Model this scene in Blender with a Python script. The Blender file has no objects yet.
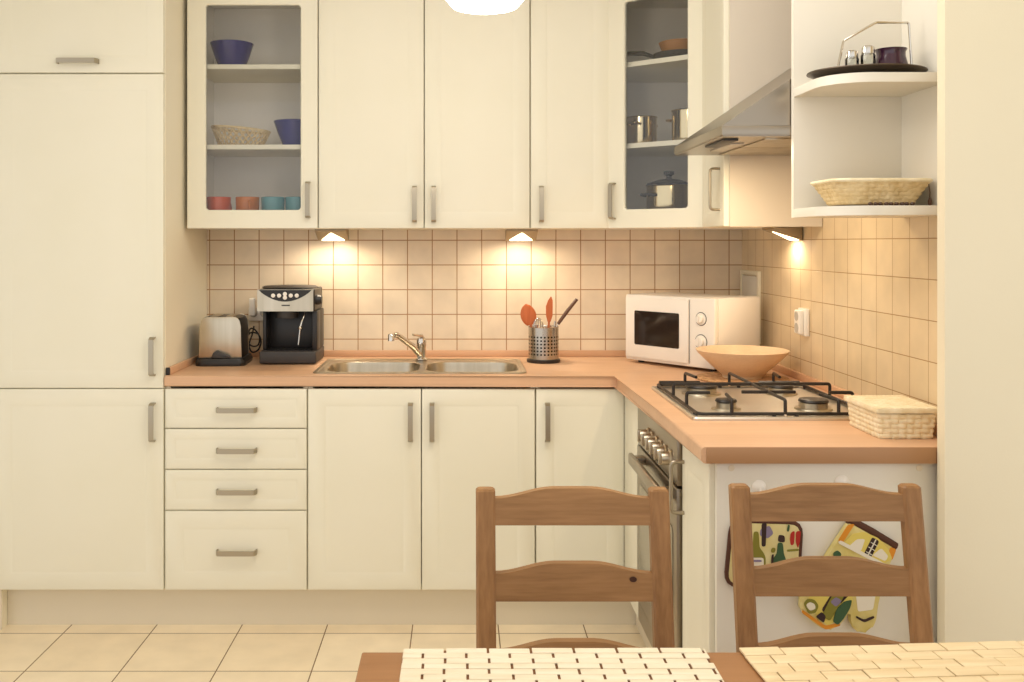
import bpy, bmesh, math, random
from mathutils import Vector, Matrix
random.seed(7)
PI = math.pi
sc = bpy.context.scene
COL = sc.collection
F, VX, VY, EYE = 986.0, 459.0, 243.0, 1.375      # focal length in px, vanishing point, eye height


def P(px, py, d):
    return Vector(((px - VX) / F * d, d, EYE - (py - VY) / F * d))


def S(r, g, b):
    f = lambda c: (c / 255 / 12.92) if c / 255 <= 0.04045 else ((c / 255 + 0.055) / 1.055) ** 2.4
    return (f(r), f(g), f(b), 1.0)


# ------------------------------------------------------------------ materials
def mat(name, col, rough=0.5, metal=0.0, spec=0.5, coat=0.0, emit=None, estr=0.0, trans=0.0):
    m = bpy.data.materials.new(name)
    m.use_nodes = True
    b = m.node_tree.nodes['Principled BSDF']
    b.inputs['Base Color'].default_value = col
    b.inputs['Roughness'].default_value = rough
    b.inputs['Metallic'].default_value = metal
    b.inputs['Specular IOR Level'].default_value = spec
    b.inputs['Coat Weight'].default_value = coat
    b.inputs['Transmission Weight'].default_value = trans
    if emit:
        b.inputs['Emission Color'].default_value = emit
        b.inputs['Emission Strength'].default_value = estr
    return m


def nt(m):
    t = m.node_tree
    return t, t.nodes, t.links, t.nodes['Principled BSDF']


def mottle(m, c1, c2, scale=6, bump=0.0, bscale=60, stretch=(1, 1, 1), detail=4, lo=0.3, hi=0.7):
    t, N, L, b = nt(m)
    tc = N.new('ShaderNodeTexCoord')
    mp = N.new('ShaderNodeMapping')
    mp.inputs['Scale'].default_value = stretch
    L.new(tc.outputs['Object'], mp.inputs['Vector'])
    n = N.new('ShaderNodeTexNoise')
    n.inputs['Scale'].default_value = scale
    n.inputs['Detail'].default_value = detail
    L.new(mp.outputs['Vector'], n.inputs['Vector'])
    r = N.new('ShaderNodeValToRGB')
    r.color_ramp.elements[0].position = lo
    r.color_ramp.elements[1].position = hi
    r.color_ramp.elements[0].color = c1
    r.color_ramp.elements[1].color = c2
    L.new(n.outputs['Fac'], r.inputs['Fac'])
    L.new(r.outputs['Color'], b.inputs['Base Color'])
    if bump:
        n2 = N.new('ShaderNodeTexNoise')
        n2.inputs['Scale'].default_value = bscale
        L.new(mp.outputs['Vector'], n2.inputs['Vector'])
        bp = N.new('ShaderNodeBump')
        bp.inputs['Strength'].default_value = bump
        bp.inputs['Distance'].default_value = 0.002
        L.new(n2.outputs['Fac'], bp.inputs['Height'])
        L.new(bp.outputs['Normal'], b.inputs['Normal'])
    return m


def wood(name, c1, c2, axis, rough=0.45, scale=14, squeeze=0.07, spec=0.4):
    st = [1, 1, 1]
    st[axis] = squeeze
    m = mat(name, c1, rough, spec=spec)
    t, N, L, b = nt(m)
    tc = N.new('ShaderNodeTexCoord')
    oi = N.new('ShaderNodeObjectInfo')
    ad = N.new('ShaderNodeVectorMath')
    ad.operation = 'ADD'
    mu = N.new('ShaderNodeMath')
    mu.operation = 'MULTIPLY'
    mu.inputs[1].default_value = 9.0
    L.new(oi.outputs['Random'], mu.inputs[0])
    L.new(tc.outputs['Object'], ad.inputs[0])
    L.new(mu.outputs[0], ad.inputs[1])
    mp = N.new('ShaderNodeMapping')
    mp.inputs['Scale'].default_value = st
    L.new(ad.outputs[0], mp.inputs['Vector'])
    n1 = N.new('ShaderNodeTexNoise')
    n1.inputs['Scale'].default_value = scale
    n1.inputs['Detail'].default_value = 5
    n1.inputs['Distortion'].default_value = 0.8
    L.new(mp.outputs['Vector'], n1.inputs['Vector'])
    n2 = N.new('ShaderNodeTexNoise')
    n2.inputs['Scale'].default_value = scale * 9
    n2.inputs['Detail'].default_value = 3
    L.new(mp.outputs['Vector'], n2.inputs['Vector'])
    mx = N.new('ShaderNodeMix')
    mx.inputs[0].default_value = 0.4
    L.new(n1.outputs['Fac'], mx.inputs[2])
    L.new(n2.outputs['Fac'], mx.inputs[3])
    r = N.new('ShaderNodeValToRGB')
    r.color_ramp.elements[0].position = 0.33
    r.color_ramp.elements[1].position = 0.68
    r.color_ramp.elements[0].color = c1
    r.color_ramp.elements[1].color = c2
    L.new(mx.outputs[0], r.inputs['Fac'])
    L.new(r.outputs['Color'], b.inputs['Base Color'])
    bp = N.new('ShaderNodeBump')
    bp.inputs['Strength'].default_value = 0.12
    bp.inputs['Distance'].default_value = 0.001
    L.new(n2.outputs['Fac'], bp.inputs['Height'])
    L.new(bp.outputs['Normal'], b.inputs['Normal'])
    return m


def tiles(name, c1, c2, grout, axes, off, size, gap, rough, bump=0.5, mott=0.1):
    """square tiles in world metres; axes = which two object coordinates span the surface"""
    m = mat(name, c1, rough)
    t, N, L, b = nt(m)
    tc = N.new('ShaderNodeTexCoord')
    sp = N.new('ShaderNodeSeparateXYZ')
    L.new(tc.outputs['Object'], sp.inputs[0])
    cb = N.new('ShaderNodeCombineXYZ')
    for k, a in enumerate(axes):
        s = N.new('ShaderNodeMath')
        s.operation = 'SUBTRACT'
        s.inputs[1].default_value = off[k] - 40 * size
        L.new(sp.outputs[a], s.inputs[0])
        L.new(s.outputs[0], cb.inputs[k])
    br = N.new('ShaderNodeTexBrick')
    br.offset = 0
    br.offset_frequency = 1
    br.inputs['Scale'].default_value = 1
    br.inputs['Brick Width'].default_value = size
    br.inputs['Row Height'].default_value = size
    br.inputs['Mortar Size'].default_value = gap
    br.inputs['Mortar Smooth'].default_value = 0.25
    br.inputs['Color1'].default_value = c1
    br.inputs['Color2'].default_value = c2
    br.inputs['Mortar'].default_value = grout
    L.new(cb.outputs[0], br.inputs['Vector'])
    n = N.new('ShaderNodeTexNoise')
    n.inputs['Scale'].default_value = 9
    n.inputs['Detail'].default_value = 6
    L.new(tc.outputs['Object'], n.inputs['Vector'])
    mr = N.new('ShaderNodeMapRange')
    mr.inputs[1].default_value = 0.25
    mr.inputs[2].default_value = 0.75
    mr.inputs[3].default_value = 1 - mott
    mr.inputs[4].default_value = 1 + mott
    L.new(n.outputs['Fac'], mr.inputs[0])
    vm = N.new('ShaderNodeVectorMath')
    vm.operation = 'SCALE'
    L.new(br.outputs['Color'], vm.inputs[0])
    L.new(mr.outputs[0], vm.inputs['Scale'])
    L.new(vm.outputs[0], b.inputs['Base Color'])
    iv = N.new('ShaderNodeMath')
    iv.operation = 'SUBTRACT'
    iv.inputs[0].default_value = 1
    L.new(br.outputs['Fac'], iv.inputs[1])
    bp = N.new('ShaderNodeBump')
    bp.inputs['Strength'].default_value = bump
    bp.inputs['Distance'].default_value = 0.002
    L.new(iv.outputs[0], bp.inputs['Height'])
    L.new(bp.outputs['Normal'], b.inputs['Normal'])
    rr_ = N.new('ShaderNodeMapRange')
    rr_.inputs[3].default_value = rough
    rr_.inputs[4].default_value = 0.9
    L.new(br.outputs['Fac'], rr_.inputs[0])
    L.new(rr_.outputs[0], b.inputs['Roughness'])
    return m


def clear_glass(name, tint=(1, 1, 1, 1), refl=1.0):
    m = bpy.data.materials.new(name)
    m.use_nodes = True
    N, L = m.node_tree.nodes, m.node_tree.links
    N.remove(N['Principled BSDF'])
    tr = N.new('ShaderNodeBsdfTransparent')
    tr.inputs[0].default_value = tint
    gl = N.new('ShaderNodeBsdfGlossy')
    gl.inputs['Roughness'].default_value = 0.02
    fr = N.new('ShaderNodeFresnel')
    fr.inputs[0].default_value = 1.45
    mx = N.new('ShaderNodeMixShader')
    mu = N.new('ShaderNodeMath')
    mu.operation = 'MULTIPLY'
    mu.inputs[1].default_value = refl
    L.new(fr.outputs[0], mu.inputs[0])
    L.new(mu.outputs[0], mx.inputs[0])
    L.new(tr.outputs[0], mx.inputs[1])
    L.new(gl.outputs[0], mx.inputs[2])
    L.new(mx.outputs[0], N['Material Output'].inputs[0])
    return m


CREAM = mat('cream_lacquer', S(234, 229, 209), 0.38, spec=0.4)
mottle(CREAM, S(233, 228, 207), S(236, 231, 212), scale=3)
CARC = mat('cream_melamine', S(244, 236, 212), 0.5)
INNER = mat('cabinet_interior', S(242, 236, 226), 0.6)
WHITE_PANEL = mat('white_melamine', S(232, 226, 212), 0.45)
PLINTH = mat('plinth_grey_cream', S(226, 214, 190), 0.45)
WALLP = mat('wall_paint', S(238, 228, 200), 0.8)
mottle(WALLP, S(237, 227, 199), S(240, 230, 203), scale=2, bump=0.08, bscale=200)
CEILP = mat('ceiling_paint', S(244, 240, 228), 0.9)
STEEL = mat('brushed_steel', S(196, 186, 166), 0.3, 1.0)
mottle(STEEL, S(186, 175, 154), S(206, 196, 178), scale=30, stretch=(1, 1, 0.05))
HOBM = mat('hob_steel', S(214, 206, 194), 0.42, 1.0)
HSTEEL = mat('hood_steel', S(164, 154, 140), 0.32, 1.0)
NICKEL = mat('handle_nickel', S(172, 162, 144), 0.36, 1.0)
CHROME = mat('chrome', S(215, 210, 202), 0.12, 1.0)
POTSTEEL = mat('pot_steel', S(216, 198, 160), 0.16, 1.0)
BEECH = wood('beech_worktop', S(208, 166, 130), S(222, 180, 144), 0, rough=0.42, scale=10, squeeze=0.05)
BEECH_Y = wood('beech_worktop_edge', S(208, 164, 128), S(220, 178, 142), 0, rough=0.42, scale=10, squeeze=0.05)
PINE_X = wood('stained_pine_slat', S(132, 94, 54), S(172, 128, 82), 0, scale=16, squeeze=0.09)
PINE_Z = wood('stained_pine_post', S(132, 92, 52), S(170, 125, 78), 2, scale=16, squeeze=0.07)
PINE_Y = wood('stained_pine_rail', S(132, 92, 52), S(170, 125, 78), 1, scale=16, squeeze=0.07)
TABLEW = wood('table_wood', S(156, 108, 66), S(176, 126, 82), 0, scale=9, squeeze=0.08)
KNOT = mat('pine_knot', S(62, 30, 14), 0.5)
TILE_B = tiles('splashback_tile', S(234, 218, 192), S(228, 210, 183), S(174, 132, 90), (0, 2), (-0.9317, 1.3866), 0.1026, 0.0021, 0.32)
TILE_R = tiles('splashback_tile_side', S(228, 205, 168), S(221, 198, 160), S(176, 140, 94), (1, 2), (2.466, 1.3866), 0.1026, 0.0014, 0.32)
TILE_F = tiles('floor_tile', S(246, 230, 200), S(240, 222, 190), S(130, 104, 76), (0, 1), (-1.0875, 3.473), 0.307, 0.0022, 0.3, mott=0.07)
BLACK = mat('black_plastic', S(34, 30, 28), 0.38)
DGREY = mat('dark_grey_plastic', S(58, 54, 52), 0.45)
ENAMEL = mat('black_enamel', S(30, 22, 18), 0.4)
WHITEP = mat('white_plastic', S(242, 236, 226), 0.3)
LGREY = mat('light_grey_plastic', S(190, 184, 174), 0.4)
GAPM = mat('dark_gap', S(28, 20, 16), 0.8)
GLASS = clear_glass('door_glass', (0.99, 0.99, 0.985, 1))
JARG = clear_glass('jar_glass', (0.93, 0.94, 0.93, 1), 1.4)
SMOKED = mat('smoked_glass', S(44, 34, 28), 0.08, spec=0.6)
OVENG = mat('oven_glass', S(150, 140, 120), 0.15, 0.6)
BLUE = mat('blue_ceramic', S(52, 50, 118), 0.22)
ORANGE = mat('orange_ceramic', S(214, 92, 40), 0.25)
AMBER = mat('amber_ceramic', S(206, 118, 40), 0.25)
TEAL = mat('teal_ceramic', S(104, 156, 160), 0.25)
PINK = mat('pink_glaze', S(196, 130, 120), 0.3)
PURPLE = mat('purple_glaze', S(58, 26, 50), 0.12, coat=0.5)
BOWLW = wood('turned_bowl_wood', S(222, 190, 152), S(234, 206, 170), 2, scale=10, squeeze=2.5, rough=0.4)
WICKER = mat('pale_wicker', S(224, 200, 152), 0.7)
mottle(WICKER, S(206, 178, 126), S(234, 212, 168), scale=40)
STRAW = mat('white_straw', S(240, 226, 190), 0.7)
mottle(STRAW, S(228, 210, 168), S(246, 234, 204), scale=45)
CHIPW = mat('pale_chip', S(243, 228, 196), 0.55)
mottle(CHIPW, S(234, 218, 188), S(244, 232, 208), scale=30, stretch=(0.3, 2, 1))
CHIPB = mat('bamboo_chip', S(240, 214, 162), 0.5)
mottle(CHIPB, S(228, 202, 156), S(242, 220, 180), scale=22, stretch=(0.3, 3, 1))
THREAD = mat('dark_backing', S(124, 84, 50), 0.9)
CORK = mat('woven_trivet', S(206, 160, 110), 0.8)
mottle(CORK, S(160, 112, 70), S(226, 188, 140), scale=80, bump=0.4, bscale=120)
DARKTRAY = mat('dark_metal_tray', S(96, 84, 72), 0.36, 0.85)
SPOONW = wood('red_wood_spoon', S(188, 92, 48), S(212, 118, 66), 2, scale=20, squeeze=0.1)
BROWNH = mat('brown_handle', S(96, 64, 46), 0.45)
OPAL = mat('opal_glass_lit', S(255, 250, 240), 0.3, emit=(1, 0.89, 0.75, 1), estr=19.0)
LAMPM = mat('lamp_steel', S(164, 148, 122), 0.5, 0.8)
LENS = mat('lamp_lens', S(255, 240, 210), 0.3, emit=(1, 0.80, 0.52, 1), estr=5.0)
BIND = mat('brown_binding', S(84, 50, 34), 0.85)
CLOTH = mat('printed_cotton', S(222, 208, 140), 0.9)
mottle(CLOTH, S(214, 196, 120), S(232, 222, 170), scale=14, bump=0.3, bscale=300)
CL_OLIVE = mat('print_olive', S(134, 128, 48), 0.9)
CL_GREEN = mat('print_green', S(62, 92, 60), 0.9)
CL_RED = mat('print_red', S(176, 44, 34), 0.9)
CL_PURP = mat('print_lilac', S(136, 124, 150), 0.9)
CL_WHITE = mat('print_cream', S(236, 228, 208), 0.9)
CL_ORANGE = mat('print_orange', S(222, 146, 44), 0.9)
CL_YELLOW = mat('print_yellow', S(226, 206, 104), 0.9)
CL_DARK = mat('print_dark', S(58, 40, 36), 0.9)
STEELDOT = mat('perforated_steel', S(190, 182, 170), 0.26, 1.0)


def dots(m, n_around, pitch, z0, z1):
    t, N, L, b = nt(m)
    tc = N.new('ShaderNodeTexCoord')
    sp = N.new('ShaderNodeSeparateXYZ')
    L.new(tc.outputs['Object'], sp.inputs[0])

    def M(op, a, b_=None, c=None):
        q = N.new('ShaderNodeMath')
        q.operation = op
        for k, v in enumerate((a, b_, c)):
            if v is None:
                continue
            if isinstance(v, (int, float)):
                q.inputs[k].default_value = v
            else:
                L.new(v, q.inputs[k])
        return q.outputs[0]
    an = M('ARCTAN2', sp.outputs[1], sp.outputs[0])
    u = M('SUBTRACT', M('FRACT', M('MULTIPLY', an, n_around / (2 * PI))), 0.5)
    v = M('SUBTRACT', M('FRACT', M('MULTIPLY', sp.outputs[2], 1 / pitch)), 0.5)
    d = M('SQRT', M('ADD', M('MULTIPLY', u, u), M('MULTIPLY', v, v)))
    k = M('LESS_THAN', d, 0.27)
    k = M('MULTIPLY', k, M('GREATER_THAN', sp.outputs[2], z0))
    k = M('MULTIPLY', k, M('LESS_THAN', sp.outputs[2], z1))
    mx = N.new('ShaderNodeMix')
    mx.data_type = 'RGBA'
    L.new(k, mx.inputs[0])
    mx.inputs[6].default_value = S(190, 182, 170)
    mx.inputs[7].default_value = S(30, 24, 20)
    L.new(mx.outputs[2], b.inputs['Base Color'])


dots(STEELDOT, 26, 0.0135, 0.03, 0.105)


# ------------------------------------------------------------------ mesh helpers
def new():
    return bmesh.new()


def finish(bm, ang=35):
    bmesh.ops.remove_doubles(bm, verts=bm.verts, dist=1e-6)
    bmesh.ops.recalc_face_normals(bm, faces=bm.faces)
    for f in bm.faces:
        f.smooth = True
    lim = math.radians(ang)
    for e in bm.edges:
        if len(e.link_faces) == 2:
            e.smooth = e.calc_face_angle(0) < lim
        else:
            e.smooth = False


def obj(name, bm, m, parent=None, loc=None, rotz=0, ang=35, recalc=True):
    if recalc:
        finish(bm, ang)
    me = bpy.data.meshes.new(name)
    bm.to_mesh(me)
    bm.free()
    for q in (m if isinstance(m, (list, tuple)) else [m]):
        me.materials.append(q)
    o = bpy.data.objects.new(name, me)
    COL.objects.link(o)
    if parent:
        o.parent = parent
    if loc is not None:
        o.location = loc
    o.rotation_euler = (0, 0, rotz)
    return o


def thing(name, label, cat, loc=(0, 0, 0), rotz=0, group=None):
    o = bpy.data.objects.new(name, None)
    o.empty_display_size = 0.05
    COL.objects.link(o)
    o.location = loc
    o.rotation_euler = (0, 0, rotz)
    return tag(o, label, cat, group)


def tag(o, label, cat, group=None):
    o['label'] = label
    o['category'] = cat
    if group:
        o['group'] = group
    return o


def struct(name, bm, m):
    o = obj(name, bm, m)
    o['kind'] = 'structure'
    return o


def dup(root, loc, label, rotz=None):
    r = root.copy()
    COL.objects.link(r)
    r.location = loc
    if rotz is not None:
        r.rotation_euler = (0, 0, rotz)
    r['label'] = label
    for ch in list(root.children):
        c = ch.copy()
        COL.objects.link(c)
        c.parent = r
        for g in list(ch.children):
            d = g.copy()
            COL.objects.link(d)
            d.parent = c
    return r


def box(bm, x0, x1, y0, y1, z0, z1, bev=0.0, seg=2, mi=0):
    r = bmesh.ops.create_cube(bm, size=1)
    vs = r['verts']
    for v in vs:
        v.co = Vector((x0 + (v.co.x + .5) * (x1 - x0), y0 + (v.co.y + .5) * (y1 - y0), z0 + (v.co.z + .5) * (z1 - z0)))
    fs = set(f for v in vs for f in v.link_faces)
    if bev:
        es = list(set(e for v in vs for e in v.link_edges))
        q = bmesh.ops.bevel(bm, geom=es, offset=bev, segments=seg, affect='EDGES', profile=0.5)
        fs = set(q['faces']) | set(f for f in fs if f.is_valid)
    for f in fs:
        if f.is_valid:
            f.material_index = mi
    return bm


def B(x0, x1, y0, y1, z0, z1, bev=0.0, seg=2):
    return box(new(), x0, x1, y0, y1, z0, z1, bev, seg)


def loft(bm, loops, cap0=True, cap1=True, closed=True, mi=0):
    rings = [[bm.verts.new(p) for p in lp] for lp in loops]
    n = len(rings[0])
    for a, b in zip(rings, rings[1:]):
        for i in range(n if closed else n - 1):
            j = (i + 1) % n
            try:
                bm.faces.new((a[i], a[j], b[j], b[i])).material_index = mi
            except ValueError:
                pass
    if cap0:
        bm.faces.new(list(reversed(rings[0]))).material_index = mi
    if cap1:
        bm.faces.new(rings[-1]).material_index = mi
    return bm


def lathe(bm, prof, n=40, c=(0, 0, 0), sx=1, sy=1, mi=0):
    loops = []
    for r, z in prof:
        r = max(r, 1e-4)
        loops.append([(c[0] + r * sx * math.cos(2 * PI * k / n), c[1] + r * sy * math.sin(2 * PI * k / n), c[2] + z) for k in range(n)])
    return loft(bm, loops, True, True, mi=mi)


def rr(w, d, r, z, cx=0, cy=0, n=5):
    """rounded rectangle loop in XY"""
    pts = []
    r = min(r, w / 2 - 1e-4, d / 2 - 1e-4)
    for (sx, sy, a0) in ((1, 1, 0), (-1, 1, PI / 2), (-1, -1, PI), (1, -1, 1.5 * PI)):
        for k in range(n + 1):
            a = a0 + PI / 2 * k / n
            pts.append((cx + sx * (w / 2 - r) + r * math.cos(a), cy + sy * (d / 2 - r) + r * math.sin(a), z))
    return pts


def tube(bm, pts, r, n=10, mi=0, caps=True):
    pts = [Vector(p) for p in pts]
    rad = r if isinstance(r, (list, tuple)) else [r] * len(pts)
    loops = []
    up = None
    for i, p in enumerate(pts):
        if i == 0:
            t = pts[1] - p
        elif i == len(pts) - 1:
            t = p - pts[-2]
        else:
            t = (pts[i + 1] - p).normalized() + (p - pts[i - 1]).normalized()
        t.normalize()
        if up is None:
            up = Vector((0, 0, 1)) if abs(t.z) < 0.9 else Vector((1, 0, 0))
        a = t.cross(up)
        if a.length < 1e-4:
            a = t.cross(Vector((0, 1, 0)))
        a.normalize()
        b = a.cross(t).normalized()
        up = b
        loops.append([tuple(p + (a * math.cos(2 * PI * k / n) + b * math.sin(2 * PI * k / n)) * rad[i]) for k in range(n)])
    return loft(bm, loops, caps, caps, mi=mi)


def fillet(pts, r=0.008, n=4):
    pts = [Vector(p) for p in pts]
    out = [pts[0]]
    for a, b, c in zip(pts, pts[1:], pts[2:]):
        d1 = min(r, (a - b).length / 2)
        d2 = min(r, (c - b).length / 2)
        p0 = b + (a - b).normalized() * d1
        p1 = b + (c - b).normalized() * d2
        for k in range(n + 1):
            t = k / n
            out.append(p0 * (1 - t) ** 2 + b * 2 * t * (1 - t) + p1 * t * t)
    out.append(pts[-1])
    return out


def smoothpath(pts, n=6):
    pts = [Vector(p) for p in pts]
    out = []
    for i in range(len(pts) - 1):
        p0 = pts[max(i - 1, 0)]; p1 = pts[i]; p2 = pts[i + 1]; p3 = pts[min(i + 2, len(pts) - 1)]
        for k in range(n):
            t = k / n
            out.append(0.5 * ((2 * p1) + (p2 - p0) * t + (2 * p0 - 5 * p1 + 4 * p2 - p3) * t * t + (3 * p1 - p0 - 3 * p2 + p3) * t ** 3))
    out.append(pts[-1])
    return out


def prism(bm, poly, axis, a, b, mi=0, bev=0.0):
    """extrude a 2-D polygon along axis (0 x, 1 y, 2 z) from a to b"""
    def mk(u, v, w):
        return {0: (w, u, v), 1: (u, w, v), 2: (u, v, w)}[axis]
    v0 = [bm.verts.new(mk(u, v, a)) for u, v in poly]
    v1 = [bm.verts.new(mk(u, v, b)) for u, v in poly]
    n = len(poly)
    fs = [bm.faces.new(v0), bm.faces.new(list(reversed(v1)))]
    for i in range(n):
        j = (i + 1) % n
        fs.append(bm.faces.new((v0[i], v1[i], v1[j], v0[j])))
    if bev:
        es = list(set(e for f in fs[:2] for e in f.edges))
        q = bmesh.ops.bevel(bm, geom=es, offset=bev, segments=2, affect='EDGES', profile=0.5)
        fs = [f for f in fs if f.is_valid] + list(q['faces'])
    for f in fs:
        if f.is_valid:
            f.material_index = mi
    return bm


def strap(bm, path, th, w0, w1, plane):
    """flat bar bent along a 2-D path; plane 'z': path (z, out) wide in x;  'x': path (x, out) wide in z"""
    p = [Vector((a, b)) for a, b in path]
    L_, R_ = [], []
    for i in range(len(p)):
        if i == 0:
            t = p[1] - p[0]
        elif i == len(p) - 1:
            t = p[-1] - p[-2]
        else:
            t = (p[i + 1] - p[i]).normalized() + (p[i] - p[i - 1]).normalized()
        t.normalize()
        n = Vector((-t.y, t.x))
        L_.append(p[i] + n * th / 2)
        R_.append(p[i] - n * th / 2)
    poly = L_ + R_[::-1]
    if plane == 'z':
        prism(bm, [(-q.y, q.x) for q in poly], 0, w0, w1)     # u->y, v->z
    else:
        prism(bm, [(q.x, -q.y) for q in poly], 2, w0, w1)
    return bm


def handle_bm(cx, cz, length, vertical, y=-0.02, out=0.028, w=0.017, th=0.005):
    bm = new()
    h = length / 2
    pth = [(-h, 0), (-h, out * 0.6), (-h + 0.006, out), (-h + 0.02, out + 0.001), (h - 0.02, out + 0.001), (h - 0.006, out), (h, out * 0.6), (h, 0)]
    strap(bm, pth, th, -w / 2, w / 2, 'z' if vertical else 'x')
    for v in bm.verts:
        v.co += Vector((cx, y, cz))
    return bm


def rect_loops(w, h, prof, x0=0, z0=0):
    return [[(x0 + i, y, z0 + i), (x0 + w - i, y, z0 + i), (x0 + w - i, y, z0 + h - i), (x0 + i, y, z0 + h - i)] for i, y in prof]


def door_bm(w, h, x0=0, z0=0, t=0.02, inset=0.056):
    """front with a routed frame groove; front face at y=-t, back at y=0"""
    i = min(inset, w * 0.3, h * 0.3)
    prof = [(0, 0), (0, -t + 0.003), (0.0012, -t + 0.0008), (0.003, -t), (i, -t), (i + 0.003, -t + 0.0013), (i + 0.007, -t + 0.0013), (i + 0.014, -t + 0.0004), (i + 0.018, -t + 0.0002)]
    return loft(new(), rect_loops(w, h, prof, x0, z0), True, True)


def rrxz(w, h, r, y, x0, z0, n=4):
    return [(x0 + w / 2 + p[0], y, z0 + h / 2 + p[1]) for p in rr(w, h, r, 0, 0, 0, n)]


def ring_bm(w, h, bl, br, bb, bt, t=0.02, x0=0, z0=0):
    """door frame round an opening"""
    q = lambda e, y: rrxz(w - 2 * e, h - 2 * e, 0.002, y, x0 + e, z0 + e)
    i = lambda e, y: rrxz(w - bl - br + 2 * e, h - bb - bt + 2 * e, 0.012 + e, y, x0 + bl - e, z0 + bb - e)
    return loft(new(), [i(0, 0), q(0, 0), q(0, -t + .002), q(.002, -t), i(.004, -t), i(0, -t + .004), i(0, 0)], False, False)


def carcass_bm(w, h, d, t=0.016, top=True, back=True):
    """open-fronted box: y from 0 (front) to d (back)"""
    bm = new()
    box(bm, 0, t, 0, d, 0, h)
    box(bm, w - t, w, 0, d, 0, h)
    box(bm, t, w - t, 0, d, 0, t)
    if top:
        box(bm, t, w - t, 0, d, h - t, h)
    if back:
        box(bm, t, w - t, d - 0.008, d, t, h - (t if top else 0))
    return bm


def boolean(o, cutter_bm):
    finish(cutter_bm)
    me = bpy.data.meshes.new('cut')
    cutter_bm.to_mesh(me)
    cutter_bm.free()
    c = bpy.data.objects.new('cut', me)
    COL.objects.link(c)
    c.matrix_world = o.matrix_world
    md = o.modifiers.new('cut', 'BOOLEAN')
    md.object = c
    md.operation = 'DIFFERENCE'
    md.solver = 'EXACT'
    bpy.context.view_layer.update()
    dg = bpy.context.evaluated_depsgraph_get()
    nm = bpy.data.meshes.new_from_object(o.evaluated_get(dg))
    o.modifiers.clear()
    o.data = nm
    bpy.data.objects.remove(c)


def weave(bm, Sf, nu, nv, amp, wrap=True, res=4, mi=0):
    """woven surface over Sf(u,v)->(point, normal)"""
    U, V = nu * res, nv * res
    grid = []
    for j in range(V + 1):
        row = []
        for i in range(U if wrap else U + 1):
            u, v = i / U, j / V
            p, n = Sf(u, v)
            cu, cv = u * nu, v * nv
            iu, iv = int(cu) % nu, min(int(cv), nv - 1)
            fu, fv = cu - int(cu), cv - iv
            hor = (iu + iv) % 2 == 0
            a, b = (fv, fu) if hor else (fu, fv)
            h = math.sqrt(max(0, 1 - (2 * a - 1) ** 2)) * (0.45 + 0.55 * math.sin(PI * b))
            row.append(bm.verts.new(Vector(p) + Vector(n) * amp * h))
        grid.append(row)
    m = len(grid[0])
    for j in range(V):
        for i in range(m if wrap else m - 1):
            k = (i + 1) % m
            bm.faces.new((grid[j][i], grid[j][k], grid[j + 1][k], grid[j + 1][i])).material_index = mi
    return bm


def along(loop, u):
    """point on a closed loop by arc length"""
    n = len(loop)
    ls = [(Vector(loop[(i + 1) % n]) - Vector(loop[i])).length for i in range(n)]
    s = (u % 1) * sum(ls)
    for i in range(n):
        if s <= ls[i]:
            return Vector(loop[i]).lerp(Vector(loop[(i + 1) % n]), s / max(ls[i], 1e-9))
        s -= ls[i]
    return Vector(loop[0])


def basket_bm(l0, l1, nu, nv, amp, th=0.004):
    """woven flaring basket between bottom loop l0 and top loop l1 (same point count)"""
    bm = new()
    c0 = sum((Vector(p) for p in l0), Vector()) / len(l0)

    def Sf(u, v):
        a, b = along(l0, u), along(l1, u)
        p = a.lerp(b, v)
        n = Vector((p.x - c0.x, p.y - c0.y, 0))
        n.normalize()
        return p, n
    weave(bm, Sf, nu, nv, amp)
    sh = lambda lp, dz, k: [((p[0] - c0.x) * k + c0.x, (p[1] - c0.y) * k + c0.y, p[2] + dz) for p in lp]
    loft(bm, [sh(l0, 0, 1.0), sh(l0, 0.003, 0.99), sh(l1, 0, 0.985), sh(l1, 0.001, 1.0)], True, False)
    return bm


def rpoly(pts, r, n=4):
    """round the corners of a closed 2-D outline"""
    out = []
    m = len(pts)
    for i in range(m):
        a, b, c = Vector(pts[i - 1]), Vector(pts[i]), Vector(pts[(i + 1) % m])
        p0 = b + (a - b).normalized() * min(r, (a - b).length / 2)
        p1 = b + (c - b).normalized() * min(r, (c - b).length / 2)
        for k in range(n + 1):
            s = k / n
            q = p0 * (1 - s) ** 2 + b * 2 * s * (1 - s) + p1 * s * s
            out.append((q.x, q.y))
    return out


# ------------------------------------------------------------------ the room
WB, WR = 4.09, 1.174          # back wall depth, right wall x
struct('floor', B(-2.4, 2.6, -1.2, 4.4, -0.05, 0.0), TILE_F)
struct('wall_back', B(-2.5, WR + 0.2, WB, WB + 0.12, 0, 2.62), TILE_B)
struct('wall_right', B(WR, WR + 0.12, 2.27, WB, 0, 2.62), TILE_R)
struct('wall_left', B(-2.5, -2.4, 2.9, WB, 0, 2.62), WALLP)
struct('wall_front_right', prism(new(), [(1.079, 2.19), (2.6, 2.19), (2.6, 2.268), (1.1, 2.268)], 2, 0, 2.62), WALLP)
struct('ceiling', B(-2.5, 2.6, -1.2, 4.2, 2.62, 2.7), CEILP)
CT = 0.905                     # worktop height
ZB, ZT = 0.147, 0.858          # base doors
FY, FX = 3.51, 0.605           # carcass fronts of the two base runs
struct('baseboard_back', B(-1.626, 0.655, 3.553, 3.571, 0, ZB - 0.004), PLINTH)
struct('baseboard_right', B(0.637, 0.655, 2.30, 3.549, 0, ZB - 0.004), PLINTH)

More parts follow.
